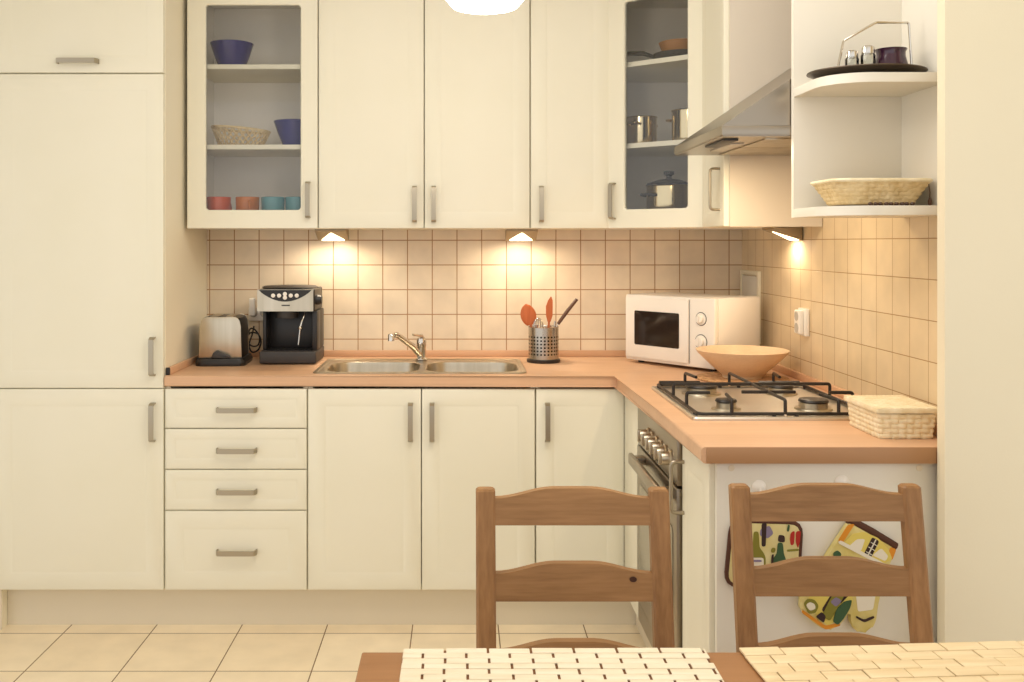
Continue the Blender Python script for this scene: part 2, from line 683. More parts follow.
# ------------------------------------------------------------------ tall cabinet
TX = -1.645
t = thing('tall_cabinet', 'tall cream built-in cabinet with three doors at the end of the worktop', 'cabinet', (TX, FY, 0))
W_ = 0.6
bm = new()
d_ = WB - 0.003 - FY
box(bm, 0, 0.018, 0, d_, 0, 2.36)
box(bm, W_ - 0.018, W_, 0, d_, ZB - 0.003, 2.36)
box(bm, 0.018, W_ - 0.018, 0, d_, ZB - 0.003, ZB + 0.015)
box(bm, 0.018, W_ - 0.018, 0, d_, 0.852, 0.87)
box(bm, 0.018, W_ - 0.018, 0, d_, 1.966, 1.984)
box(bm, 0.018, W_ - 0.018, 0, d_, 2.342, 2.36)
box(bm, 0.018, W_ - 0.018, d_ - 0.01, d_, ZB, 2.36)
obj('carcass', bm, CARC, t)
obj('side_panel', B(0.0, 0.018, -0.004, 0.0, 0, ZB - 0.004), PLINTH, t)
for z0, z1, hd in ((ZB, 0.858, ('v', 0.563, 0.742)), (0.8615, 1.9735, ('v', 0.563, 0.974)), (1.978, 2.36, ('h', 0.298, 2.017))):
    dr = obj('door', door_bm(W_ - 0.003, z1 - z0, 0.0015, z0), CREAM, t)
    obj('handle', handle_bm(hd[1], hd[2], 0.132 if hd[0] == 'v' else 0.142, hd[0] == 'v'), NICKEL, dr)


# ------------------------------------------------------------------ base cabinets
def base_unit(x0, w, label, fronts, group='cream base cabinets under the worktop'):
    t = thing('base_cabinet', label, 'cabinet', (x0, FY, 0), 0, group)
    bm = carcass_bm(w, 0.864 - ZB, WB - 0.02 - FY, top=False)
    for v in bm.verts:
        v.co.z += ZB
    obj('carcass', bm, CARC, t)
    for kind, a, b, z0, z1, hd in fronts:
        f = obj(kind, door_bm(b - a - 0.003, z1 - z0, a + 0.0015, z0, inset=0.056 if kind == 'door' else (0.032 if z1 - z0 < 0.2 else 0.06)), CREAM, t)
        obj('handle', handle_bm(hd[0], hd[1], hd[2], hd[3]), NICKEL, f)
    return t


dz = [(0.720, 0.858), (0.575, 0.7165), (0.430, 0.5715), (ZB, 0.4265)]
base_unit(-1.042, 0.504, 'cream base cabinet with four drawers beside the tall cabinet',
          [('drawer', 0, 0.504, a, b, (0.257, (a + b) / 2 - 0.003, 0.138, False)) for a, b in dz])
base_unit(-0.536, 0.806, 'wide cream two-door base cabinet under the sink',
          [('door', 0, 0.403, ZB, ZT, (0.403 - 0.038, 0.742, 0.132, True)), ('door', 0.403, 0.806, ZB, ZT, (0.403 + 0.038, 0.742, 0.132, True))])
base_unit(0.272, 0.312, 'narrow single-door cream base cabinet in the inner corner, right of the sink cabinet',
          [('door', 0, 0.3145, ZB, ZT, (0.04, 0.742, 0.132, True))])

# right run: filler, oven, end cabinet (rotated so local -y looks to -x)
RZ = -PI / 2
t = thing('filler_panel', 'cream corner filler panel beside the oven', 'panel', (FX, 3.488, 0), RZ)
obj('panel', B(0.0, 0.262, -0.02, 0.0, ZB, ZT, 0.0015), CREAM, t)
obj('support_rail', B(0.0, 0.262, 0.0, 0.018, ZB, 0.25), CARC, t)
t.location.y = 3.487

ov = thing('oven', 'built-in steel oven with a row of control knobs under the gas hob', 'oven', (FX, 3.222, 0), RZ)
OW = 0.590
obj('body', B(0.004, OW + 0.034, 0.004, 0.52, ZB, 0.862), BLACK, ov)
cp = obj('control_panel', B(0.003, OW - 0.003, -0.022, 0.0, 0.724, 0.858, 0.003), HSTEEL, ov)
od = obj('oven_door', B(0.003, OW - 0.003, -0.024, 0.0, 0.215, 0.718, 0.004), HSTEEL, ov)
bm = new()
loft(bm, [rrxz(0.49, 0.33, 0.02, -0.0245, 0.057, 0.275), rrxz(0.49, 0.33, 0.02, -0.0262, 0.057, 0.275), rrxz(0.484, 0.324, 0.018, -0.0268, 0.06, 0.278)])
obj('window', bm, OVENG, od)
obj('kick_panel', B(0.003, OW - 0.003, -0.02, 0.0, ZB, 0.21, 0.003), HSTEEL, ov)
bm = new()
box(bm, 0.10, OW - 0.03, -0.070, -0.054, 0.676, 0.712, 0.006, 3)
box(bm, 0.11, 0.15, -0.06, -0.023, 0.682, 0.706, 0.003)
box(bm, OW - 0.08, OW - 0.04, -0.06, -0.023, 0.682, 0.706, 0.003)
obj('handle', bm, HSTEEL, od)
for k in range(6):
    bm = new()
    prof = [(0.024, 0), (0.024, 0.006), (0.019, 0.009), (0.0175, 0.026), (0.016, 0.03), (0.0, 0.0305)]
    lathe(bm, prof, 24)
    box(bm, -0.0045, 0.0045, -0.018, 0.018, 0.024, 0.037, 0.002)
    bmesh.ops.rotate(bm, cent=(0, 0, 0), matrix=Matrix.Rotation(PI / 2, 3, 'X'), verts=bm.verts)
    for v in bm.verts:
        v.co += Vector((0.20 + 0.064 * k, -0.0215, 0.785))
    obj('knob', bm, STEEL, cp)

t = thing('base_cabinet', 'slim cream end cabinet with a bow handle between the oven and the white end panel', 'cabinet', (FX, 2.592, 0), RZ, 'cream base cabinets under the worktop')
bm = carcass_bm(0.285, 0.864 - ZB, 0.52, top=False)
for v in bm.verts:
    v.co.z += ZB
obj('carcass', bm, CARC, t)
dr = obj('door', door_bm(0.276, ZT - ZB, 0.008, ZB), CREAM, t)
bm = new()
tube(bm, fillet([(0.03, -0.018, 0.674), (0.03, -0.054, 0.674), (0.03, -0.054, 0.806), (0.03, -0.018, 0.806)], 0.012), 0.005, 10)
obj('handle', bm, NICKEL, dr)

EPY = 2.288     # end panel faces the camera
t = thing('end_panel', 'white side panel closing the end of the right worktop, pot holders hang on it', 'panel', (0.598, EPY, 0))
obj('panel', B(0.0, WR - 0.001 - 0.598, 0, 0.018, 0.0, 0.8645, 0.001), WHITE_PANEL, t)
for x in (0.034, 0.47):
    bm = new()
    lathe(bm, [(0.0075, 0), (0.007, 0.0012), (0.0, 0.0016)], 16)
    bmesh.ops.rotate(bm, cent=(0, 0, 0), matrix=Matrix.Rotation(PI / 2, 3, 'X'), verts=bm.verts)
    for v in bm.verts:
        v.co += Vector((x, -0.0001, 0.853))
    obj('screw_cap', bm, PLINTH, t)

# ------------------------------------------------------------------ worktop
bm = new()
X0, X1, YN, YF, XI = -1.042, WR - 0.001, 2.272, 3.487, 0.558
poly = [(X0, WB - 0.002), (X0, YF), (XI, YF), (XI, YN), (X1, YN), (X1, WB - 0.002)]
prism(bm, poly, 2, CT - 0.0385, CT)
es = []
for e in bm.edges:
    a, b = e.verts[0].co, e.verts[1].co
    on = lambda p: abs(p.y - YF) < 1e-4 and p.x <= XI + 1e-4
    onx = lambda p: abs(p.x - XI) < 1e-4
    if abs(a.z - b.z) < 1e-4 and ((on(a) and on(b)) or (onx(a) and onx(b))):
        es.append(e)
bmesh.ops.bevel(bm, geom=es, offset=0.011, segments=4, affect='EDGES', profile=0.5)
wt = obj('worktop', bm, BEECH)
SX, SY = -0.1415, 3.75        # sink centre
SW, SD = 0.772, 0.425
c = new()
box(c, SX - SW / 2 + 0.02, SX + SW / 2 - 0.02, SY - SD / 2 + 0.02, SY + SD / 2 - 0.02, CT - 0.2, CT + 0.1)
boolean(wt, c)
tag(wt, 'L-shaped beech worktop running under the splashback and round the corner', 'worktop')
bm = new()
for (x0, x1, y0, y1) in ((X0, X1, WB - 0.014, WB - 0.001), (X0, X0 + 0.013, YF + 0.025, WB - 0.014), (X1 - 0.013, X1, YN + 0.004, WB - 0.014)):
    box(bm, x0, x1, y0, y1, CT, CT + 0.026, 0.003)
obj('upstand', bm, BEECH_Y, wt)
obj('dark_end_strip', B(XI + .012, X1, YN - .0016, YN - .0002, CT - .038, CT - .0012, .0005), mat('worktop_end_brown', S(176, 132, 92), 0.5), wt)  # thin darker brown strip over the near end face
obj('end_cap', B(X0, X0 + 0.014, YF + 0.017, YF + 0.0245, CT, CT + 0.027, 0.002), ENAMEL, wt)

# ------------------------------------------------------------------ sink and tap
t = thing('sink', 'double-bowl stainless steel sink set into the worktop', 'sink', (SX, SY, CT))
bws = (-0.178, 0.190)
bm = new()
lp = [rr(SW, SD, 0.03, 0.0004), rr(SW, SD, 0.03, 0.003), rr(SW - 0.006, SD - 0.006, 0.028, 0.0055), rr(SW - 0.028, SD - 0.028, 0.022, 0.0055), rr(SW - 0.036, SD - 0.036, 0.02, 0.003)]
loft(bm, lp, False, False)
bm.verts.ensure_lookup_table()
n_ = len(lp[0])
ed = []
ring_ = [bm.verts[4 * n_ + k] for k in range(n_)]
for bx in bws:
    vs = [bm.verts.new(p) for p in rr(0.346, 0.315, 0.09, 0.003, bx, -0.03, 8)]
    ed += [bm.edges.new((vs[k], vs[(k + 1) % len(vs)])) for k in range(len(vs))]
ed += [bm.edges.get((ring_[k], ring_[(k + 1) % n_])) for k in range(n_)]
bmesh.ops.triangle_fill(bm, edges=ed, use_beauty=True)
rim = obj('rim', bm, STEEL, t, ang=20)
for bx in bws:
    bm = new()
    R = lambda w, d, r, z: rr(w, d, r, z, bx, -0.03, 8)
    loft(bm, [R(.346, .315, .09, .003), R(.341, .310, .089, .001), R(.336, .305, .088, -.012), R(.322, .291, .08, -.12), R(.29, .26, .07, -.142), R(.08, .08, .0395, -.15)], False, True)
    bw = obj('bowl', bm, STEEL, t)
    bm = new()
    lathe(bm, [(0.038, -0.1498), (0.036, -0.147), (0.022, -0.148), (0.0, -0.1485)], 24, (bx, -0.03, 0))
    obj('drain', bm, CHROME, bw)

t = thing('kitchen_tap', 'chrome single-lever mixer tap with its spout swung over the left bowl', 'tap', (-0.150, 3.928, CT + 0.0058))
bm = new()
lathe(bm, [(0.024, 0), (0.024, 0.004), (0.0195, 0.009), (0.018, 0.05), (0.0195, 0.054), (0.0195, 0.074), (0.017, 0.085), (0.008, 0.092), (0, 0.093)], 28)
obj('body', bm, CHROME, t)
bm = new()
tube(bm, [(-0.008, -0.012, 0.022), (-0.03, -0.05, 0.055), (-0.078, -0.135, 0.103), (-0.088, -0.152, 0.112), (-0.098, -0.165, 0.113)], [0.0135, 0.0125, 0.0115, 0.0115, 0.010], 14)
sp_ = obj('spout', bm, CHROME, t)
bm = new()
lathe(bm, [(0.0125, 0), (0.0125, 0.022), (0.009, 0.027), (0, 0.027)], 18, (-0.108, -0.176, 0.092))
obj('aerator', bm, CHROME, sp_)
bm = new()
tube(bm, [(0.004, 0.0, 0.087), (0.002, -0.03, 0.098), (-0.03, -0.075, 0.106)], [0.009, 0.006, 0.0045], 10)
obj('lever', bm, CHROME, t)

# ------------------------------------------------------------------ upper cabinets
UB, UT = 1.430, 2.36
UY = 3.745                    # carcass front
UD = WB - 0.003 - UY


def upper(x0, w, label, fronts):
    t = thing('wall_cabinet', label, 'cabinet', (x0, UY, UB), 0, 'cream wall cabinets over the worktop')
    bm = carcass_bm(w, UT - UB, UD)
    obj('carcass', bm, CARC, t)
    for a, b, hx in fronts:
        d = obj('door', door_bm(b - a - 0.003, UT - UB, a + 0.0015, 0.0), CREAM, t)
        obj('handle', handle_bm(hx, 0.092, 0.132, True), NICKEL, d)
    return t


ug = thing('wall_cabinet', 'glass-fronted wall cabinet nearest the tall cabinet, holding blue bowls and cups', 'cabinet', (-1.029, UY, UB), 0, 'cream wall cabinets over the worktop')
UW = 0.496
obj('carcass', carcass_bm(UW, UT - UB, UD), INNER, ug)
dr = obj('door', ring_bm(UW - 0.003, UT - UB, 0.070, 0.064, 0.070, 0.085, x0=0.0015), CREAM, ug)
obj('pane', B(0.066, UW - 0.06, -0.0095, -0.0055, 0.064, UT - UB - 0.08), GLASS, dr)
obj('handle', handle_bm(UW - 0.036, 0.108, 0.132, True), NICKEL, dr)
SH1, SH2 = 1.75, 2.056
for z in (SH1, SH2):
    obj('shelf', B(0.017, UW - 0.017, 0.012, UD - 0.009, z - 0.018 - UB, z - UB, 0.001), CARC, ug)
upper(-0.5315, 0.800, 'double-door wall cabinet over the sink', [(0, 0.400, 0.400 - 0.036), (0.400, 0.800, 0.400 + 0.036)])
upper(0.270, 0.302, 'narrow single-door wall cabinet above the utensil pot', [(0, 0.302, 0.040)])

# corner cabinet with a diagonal glass door
CX0, CY0 = 0.574, UY
CX1, CY1 = 0.878, 3.487
t = thing('corner_wall_cabinet', 'corner wall cabinet with a diagonal glass door, steel pots inside', 'cabinet', (0, 0, UB))
H = UT - UB
pent = [(CX0, CY0), (CX1, CY1), (WR - 0.002, CY1), (WR - 0.002, WB - 0.003), (CX0, WB - 0.003)]
bm = new()
prism(bm, pent, 2, 0, 0.016)
prism(bm, pent, 2, H - 0.016, H)
box(bm, CX0, CX0 + 0.014, CY0, WB - 0.003, 0.016, H - 0.016)
box(bm, CX0 + 0.014, WR - 0.016, WB - 0.017, WB - 0.003, 0.016, H - 0.016)
box(bm, WR - 0.016, WR - 0.002, CY1, WB - 0.003, 0.016, H - 0.016)
box(bm, CX1, WR - 0.016, CY1, CY1 + 0.014, 0.016, H - 0.016)
obj('carcass', bm, INNER, t)
uu = Vector((CX1 - CX0, CY1 - CY0)).normalized()
nn = Vector((-uu.y, uu.x))          # into the cabinet
for z in (SH1, SH2):
    a = Vector((CX0, CY0)) + nn * 0.02 + uu * 0.03
    b = Vector((CX1, CY1)) + nn * 0.02 - uu * 0.012
    bm = new()
    prism(bm, [(CX0 + 0.015, a.y + 0.01), (a.x, a.y), (b.x, b.y), (WR - 0.017, CY1 + 0.016), (WR - 0.017, WB - 0.018), (CX0 + 0.015, WB - 0.018)], 2, z - 0.018 - UB, z - UB)
    obj('shelf', bm, CARC, t)
dw = Vector((CX1 - CX0, CY1 - CY0)).length
ang = math.atan2(uu.y, uu.x)
dr = obj('door', ring_bm(dw - 0.002, H, 0.072, 0.066, 0.070, 0.085, x0=0.001), CREAM, t, (CX0 - nn.x * 0.001, CY0 - nn.y * 0.001, 0), ang)
obj('pane', B(0.068, dw - 0.062, -0.0095, -0.0055, 0.064, H - 0.08), GLASS, dr)
obj('handle', handle_bm(0.030, 0.103, 0.132, True), NICKEL, dr)

# narrow side cabinet on the right wall (its end panel faces the camera)
NY = 3.195
t = thing('side_wall_cabinet', 'slim cream wall cabinet on the right wall beside the cooker hood', 'cabinet', (CX1, 3.485, UB), RZ)
nw = 3.485 - NY
obj('carcass', carcass_bm(nw, H, WR - 0.002 - CX1), CARC, t)
dr = obj('door', door_bm(nw - 0.004, H, 0.003, 0, inset=0.045), CREAM, t)
bm = new()
for_z = (0.055, 0.19)
tube(bm, fillet([(nw - 0.05, -0.018, for_z[0]), (nw - 0.05, -0.052, for_z[0]), (nw - 0.05, -0.052, for_z[1]), (nw - 0.05, -0.018, for_z[1])], 0.012), 0.0045, 10)
obj('handle', bm, NICKEL, dr)
obj('side_panel', B(nw + 0.0005, nw + 0.014, -0.004, WR - 0.002 - CX1, -0.002, H), mat('side_panel_melamine', S(222, 211, 194), 0.5), t)

# ------------------------------------------------------------------ cooker hood
HX0, HY0, HY1, HZ = 0.694, 2.602, 3.178, 1.657
t = thing('cooker_hood', 'steel cooker hood with a sloping canopy over the gas hob', 'cooker hood', (0, 0, 0))
XE = WR - 0.002
bm = new()
box(bm, HX0, XE, HY0, HY1, HZ + 0.003, HZ + 0.028, 0.001)
obj('rim_band', bm, HSTEEL, t)
bm = new()
cz = 1.98
lo = [(HX0 + 0.002, HY0 + 0.002, HZ + 0.0285), (XE, HY0 + 0.002, HZ + 0.0285), (XE, HY1 - 0.002, HZ + 0.0285), (HX0 + 0.002, HY1 - 0.002, HZ + 0.0285)]
cx_, y0_, y1_ = 0.694 + (cz - HZ - 0.0285) * 1.48, HY0 + 0.003, HY1 - 0.003
hi = [(1.07, y0_, 1.94), (XE, y0_, 1.94), (XE, y1_, 1.94), (1.07, y1_, 1.94)]
loft(bm, [lo, hi])
obj('canopy', bm, HSTEEL, t)
obj('chimney', B(1.075, XE, 2.74, 3.04, 1.9405, 2.618), HSTEEL, t)
un = obj('underside', B(HX0 + 0.004, XE - 0.004, HY0 + 0.004, HY1 - 0.004, HZ, HZ + 0.003), HSTEEL, t)
bm = new()
for y0, y1 in ((HY0 + 0.05, 2.885), (2.895, HY1 - 0.05)):
    for k in range(9):
        y = y0 + (y1 - y0) * k / 9
        box(bm, HX0 + 0.13, XE - 0.06, y, y + (y1 - y0) / 9 - 0.006, HZ - 0.0035, HZ - 0.0002)
obj('grease_filter', bm, STEEL, un)
obj('switch_strip', B(HX0 + 0.02, HX0 + 0.06, 2.66, 2.86, HZ - 0.006, HZ - 0.0002, 0.001), DGREY, un)
obj('light_cover', B(HX0 + 0.07, HX0 + 0.11, 2.78, 3.0, HZ - 0.004, HZ - 0.0002, 0.001), LGREY, un)

# ------------------------------------------------------------------ open corner shelf
t = thing('open_wall_shelf', 'white open wall shelf with rounded boards at the end of the right wall', 'shelf', (0, 0, 0))
PX0, PY = 0.876, 2.581
obj('side_panel', B(PX0, XE, PY, PY + 0.018, 1.441, UT), WHITE_PANEL, t)
obj('back_panel', B(XE - 0.014, XE, 2.335, PY - 0.0005, 1.465, UT), WHITE_PANEL, t)
for z in (1.441, 1.757, UT - 0.023):
    pts = [(PX0, PY - 0.0005)]
    r = 0.105
    for k in range(13):
        a = PI + PI / 2 * k / 12
        pts.append((PX0 + 0.002 + r + r * math.cos(a), 2.336 + r + r * math.sin(a)))
    if z < 1.5:
        pts += [(XE, 2.336), (XE, PY - 0.0005)]
    else:
        pts += [(XE - 0.0145, 2.336), (XE - 0.0145, PY - 0.0005)]
    bm = new()
    prism(bm, pts, 2, z, z + 0.023, bev=0.001)
    obj('board', bm, WHITE_PANEL, t)
OS1, OS2 = 1.464, 1.780


# ------------------------------------------------------------------ under-cabinet lamps
def spot_lamp(loc, rotz, label):
    t = thing('cabinet_spotlight', label, 'lamp', loc, rotz, 'triangular spotlights under the wall cabinets')
    # wedge: thin lip at the front, deep at the wall; triangular lens in the sloping underside
    w, d, h0, h1 = 0.062, 0.10, 0.008, 0.046
    sl = (h1 - h0) / d
    bm = new()
    pts = [(-d / 2, -.0005), (-d / 2, -h0), (d / 2, -h1), (d / 2, -.0005)]
    prism(bm, pts, 0, -w, w, bev=.0015)
    obj('housing', bm, LAMPM, t)
    zz = lambda y: -h0 - (y + d / 2) * sl
    bm = new()
    tri = [(0, -d / 2 + .012), (w - .012, d / 2 - .006), (-w + .012, d / 2 - .006)]
    up_, dn_ = [], []
    for x, y in rpoly(tri, .012, 4):
        up_.append((x, y, zz(y) - .0004))
        dn_.append((x, y - .0004, zz(y) - .0018))
    loft(bm, [up_, dn_])
    obj('lens', bm, LENS, t)
    return t


L1 = P(332, 231, 3.93)
lamps = [((L1.x, 3.93, UB - 0.0005), 0, 'triangular steel spotlight nearest the coffee machine, lit'),
         ((P(521.5, 231, 3.93).x, 3.93, UB - 0.0005), 0, 'triangular steel spotlight above the utensil pot, lit'),
         ((1.120, 3.42, UB - 0.0005), -PI / 2, 'triangular steel spotlight under the side cabinet by the hood, lit')]
first = spot_lamp(*lamps[0])
for loc, rz, lab in lamps[1:]:
    dup(first, loc, lab, rz)
for (x, y, z), rz, lab in lamps:
    ld = bpy.data.lights.new('spot_light', 'SPOT')
    ld.energy = 2.4 if rz else 4.2
    ld.color = (1, 0.83, 0.62)
    ld.spot_size = math.radians(172)
    ld.spot_blend = 0.6
    ld.shadow_soft_size = 0.03
    lo_ = bpy.data.objects.new('spot_light', ld)
    COL.objects.link(lo_)
    lo_.location = (x, y, z - 0.045)
    if rz:
        lo_.rotation_euler = (0, math.radians(-12), 0)
    else:
        lo_.rotation_euler = (math.radians(12), 0, 0)


# ------------------------------------------------------------------ crockery
def bowl_flare(name, label, cat, loc, rt, rb, h, m, group=None, n=32, square=False):
    bm = new()
    th = 0.004
    if square:
        L_ = lambda r, z: rr(2 * r, 2 * r, r * 0.55, z)
        loft(bm, [L_(rb, 0), L_(rb + (rt - rb) * .5, h * .5), L_(rt, h), L_(rt - th, h + .001), L_(rb + (rt - rb) * .5 - th, h * .5 + .003), L_(rb - th, .006)])
    else:
        lathe(bm, [(rb, 0), (rb + (rt - rb) * .55, h * .5), (rt, h), (rt - th, h + .001), (rb + (rt - rb) * .55 - th, h * .5 + .003), (rb - th, .006), (0, .006)], n)
    return tag(obj(name, bm, m, None, loc), label, cat, group)


bowl_flare('bowl', 'blue flared bowl alone on the top shelf behind glass', 'bowl', (P(232, 60, 3.88).x, 3.88, SH2 + 0.0005), 0.084, 0.048, 0.102, BLUE, 'blue ceramic bowls')
bowl_flare('bowl', 'dark blue bowl beside the woven basket in the glass cabinet', 'bowl', (P(296, 130, 3.88).x - 0.002, 3.88, SH1 + 0.0005), 0.085, 0.046, 0.102, BLUE, 'blue ceramic bowls')

l0 = [(0.082 * math.cos(a), 0.058 * math.sin(a), 0.0) for a in [2 * PI * k / 40 for k in range(40)]]
l1 = [(0.112 * math.cos(a), 0.085 * math.sin(a), 0.070 - 0.010 * math.cos(a)) for a in [2 * PI * k / 40 for k in range(40)]]
t = thing('woven_basket', 'small oval woven basket on the middle shelf behind glass', 'basket', (P(241, 140, 3.88).x, 3.88, SH1 + 0.001))
bm = new()
nk = 26
for k in range(nk):
    for s_ in (-1, 1):
        pts = []
        for q in range(7):
            f = q / 6
            a = 2 * PI * (k / nk + s_ * f * .09)
            dz_ = .0022 * s_ * math.cos(PI * q)
            w_ = .082 + .03 * f + dz_
            pts.append((w_ * math.cos(a), (.058 + .027 * f + dz_) * math.sin(a), f * (.068 - .010 * math.cos(a))))
        tube(bm, pts, .0024, 6)
loft(bm, [l0, [(p[0], p[1], .004) for p in l0]])
obj('body', bm, WICKER, t)
bm = new()
tube(bm, [(p[0], p[1], p[2]) for p in l1] + [l1[0]], 0.005, 8, caps=False)
obj('rim', bm, WICKER, t)


def cup_proto(loc, m, label, h_ang):
    t = thing('cup', label, 'cup', loc, h_ang, 'small coloured cups')
    bm = new()
    r, h = 0.0455, 0.106
    lathe(bm, [(r * .72, 0), (r * .8, .004), (r * .96, h * .35), (r, h), (r - .003, h + .001), (r * .96 - .004, h * .35), (r * .7, .008), (0, .008)], 28)
    obj('body', bm, m, t)
    bm = new()
    tube(bm, smoothpath([(r * .94, 0, h * .82), (r + .016, 0, h * .84), (r + .024, 0, h * .55), (r + .012, 0, h * .27), (r * .9, 0, h * .25)]), 0.0042, 8)
    obj('handle', bm, m, t)
    return t


cz_ = UB + 0.0165
cy_ = 3.83
cup_proto((P(219, 200, cy_).x, cy_, cz_), ORANGE, 'red-orange cup at the end of the row nearest the tall cabinet', PI * 0.35)
cup_proto((P(247.5, 200, cy_).x, cy_, cz_), AMBER, 'amber orange cup between the pink cup and the teal cups', -PI * 0.4)
cup_proto((P(273, 200, cy_).x, cy_, cz_), TEAL, 'teal cup next to the amber cup', PI * 0.45)
cup_proto((P(297, 200, cy_).x, cy_, cz_), TEAL, 'second teal cup, last in the row and nearest the door handle', PI * 0.6)
bm = new()
lathe(bm, [(0.016, 0), (0.02, 0.03), (0.018, 0.06), (0.0165, 0.0605), (0.017, 0.03), (0.0, 0.006)], 20)
tag(obj('small_pot', bm, PINK, None, (P(234, 200, 3.94).x, 3.94, cz_)), 'tiny pink pot tucked behind the two orange cups', 'pot')


def pot(loc, r, h, label, rotz, lid=False, long_handle=False, group='steel cooking pots'):
    t = thing('cooking_pot', label, 'pot', loc, rotz, group)
    bm = new()
    lathe(bm, [(r * .97, 0), (r, .006), (r, h), (r + .004, h + .002), (r + .003, h + .004), (r - .003, h + .002), (r - .003, .008), (0, .008)], 40)
    obj('body', bm, POTSTEEL, t)
    for s in ((-1,) if long_handle else (-1, 1)):
        bm = new()
        if long_handle:
            tube(bm, [(s * r, 0, h * .75), (s * (r + .03), 0, h * .78), (s * (r + .12), 0, h * .86)], [.006, .008, .009], 10)
            obj('handle', bm, DGREY, t)
        else:
            tube(bm, fillet([(s * r, -.03, h * .75), (s * (r + .028), -.026, h * .78), (s * (r + .028), .026, h * .78), (s * r, .03, h * .75)], .012), .005, 8)
            obj('handle', bm, DGREY if lid else POTSTEEL, t)
    if lid:
        bm = new()
        lathe(bm, [(r + .003, h + .005), (r - .002, h + .012), (r * .5, h + .026), (0.012, h + .03), (.009, h + .04), (.02, h + .047), (.019, h + .058), (0, h + .06)], 36)
        ld_ = obj('lid', bm, DGREY, t)
    return t


pot((P(641, 140, 3.83).x, 3.83, SH1 + .0005), 0.060, 0.108, 'steel pot at the left of the middle shelf behind diagonal glass', 0.9)
pot((P(688, 140, 3.70).x + 0.012, 3.70, SH1 + .0005), 0.072, 0.118, 'larger steel pot at the right of the middle shelf behind diagonal glass', -0.9)
pot((P(669, 200, 3.74).x, 3.74, UB + .0165), 0.084, 0.142, 'big steel pot with dark lid on the cabinet floor behind diagonal glass', 0.4, lid=True)
t = thing('frying_pan', 'dark frying pan on the top shelf behind diagonal glass', 'pan', (0.845, 3.76, SH2 + .0005), -0.25)
bm = new()
lathe(bm, [(.085, 0), (.098, .012), (.105, .038), (.102, .038), (.095, .006), (0, .006)], 36)
obj('body', bm, DGREY, t)
bm = new()
tube(bm, [(-.1, 0, .032), (-.14, 0, .048), (-.2, 0, .05)], [.007, .009, .008], 10)
obj('handle', bm, DGREY, t)
bowl_flare('wooden_dish', 'brown wooden dish resting in the frying pan', 'dish', (0.845, 3.76, SH2 + .0075), 0.083, 0.05, 0.075, mat('brown_wood_dish', S(168, 116, 66), 0.5))

# things on the open shelf
t = thing('metal_tray', 'dark round tray with a bent wire handle on the upper open shelf', 'tray', (1.013, 2.453, OS2 + .0005))
bm = new()
lathe(bm, [(.09, 0), (.11, .002), (.145, .017), (.144, .0195), (.108, .004), (0, .004)], 44, sx=.985, sy=.85)
obj('dish', bm, DARKTRAY, t)
bm = new()
hp = [(-.076, 0, .0045), (-.056, 0, .098), (.024, 0, .143), (.106, 0, .143), (.115, 0, .012)]
tube(bm, fillet(hp, .006), .0032, 8)
obj('handle', bm, CHROME, t)


def shaker(loc, r, h, label):
    t = thing('glass_jar', label, 'jar', loc, 0, 'glass shakers on the tray')
    bm = new()
    lathe(bm, [(r * .9, 0), (r, .003), (r, h * .68), (r * .85, h * .74), (r * .8, h * .74), (r * .92, h * .66), (r * .9, .006), (0, .006)], 24)
    obj('body', bm, JARG, t)
    bm = new()
    lathe(bm, [(r * .88, h * .742), (r * .9, h * .78), (r * .88, h * .95), (r * .6, h), (0, h)], 24)
    obj('lid', bm, CHROME, t)
    return t


shaker((P(852, 60, 2.44).x, 2.44, OS2 + .0045), .0165, .066, 'shorter clear glass shaker nearest the wire handle\'s low side')
shaker((P(868, 60, 2.43).x, 2.43, OS2 + .0045), .0175, .076, 'taller clear glass shaker next to the purple pot')
bm = new()
lathe(bm, [(.026, 0), (.036, .006), (.040, .03), (.034, .052), (.034, .062), (.038, .07), (.035, .0705), (.031, .06), (.033, .03), (0, .008)], 32)
tag(obj('glazed_pot', bm, PURPLE, None, (P(890, 60, 2.45).x + .002, 2.45, OS2 + .0056)), 'glossy dark purple pot on the dark tray', 'pot')

bx0, bx1 = 0.88, 1.128
t = thing('shallow_basket', 'pale oblong woven basket on the lower open shelf', 'basket', (1.022, 2.452, OS1 + .0045))
l0, l1 = rr(.178, .12, .03, 0), rr(.245, .178, .035, .058)
obj('body', basket_bm(l0, l1, 44, 6, .0036), WICKER, t)
bm = new()
tube(bm, l1 + [l1[0]], .0045, 8, caps=False)
obj('rim', bm, STRAW, t)
bm = new()
tube(bm, [(.121, -.05, .058), (.124, -.052, .03), (.124, -.052, .018)], .0012, 6)
lathe(bm, [(.0, .0), (.004, .002), (.0045, .012), (.002, .02), (0, .021)], 12, (.124, -.052, -.003))
obj('tassel', bm, BROWNH, t)
bm = new()
for k in range(9):
    lathe(bm, [(0, 0), (.0045, .0012), (.006, .0045), (.0045, .0078), (0, .009)], 10, (.985 + .0125 * k, 2.362 + random.uniform(-.004, .004), OS1 + .0003))
tag(obj('bead_string', bm, mat('dark_beads', S(70, 44, 30), 0.4)), 'string of dark beads lying under the pale oblong basket', 'beads')

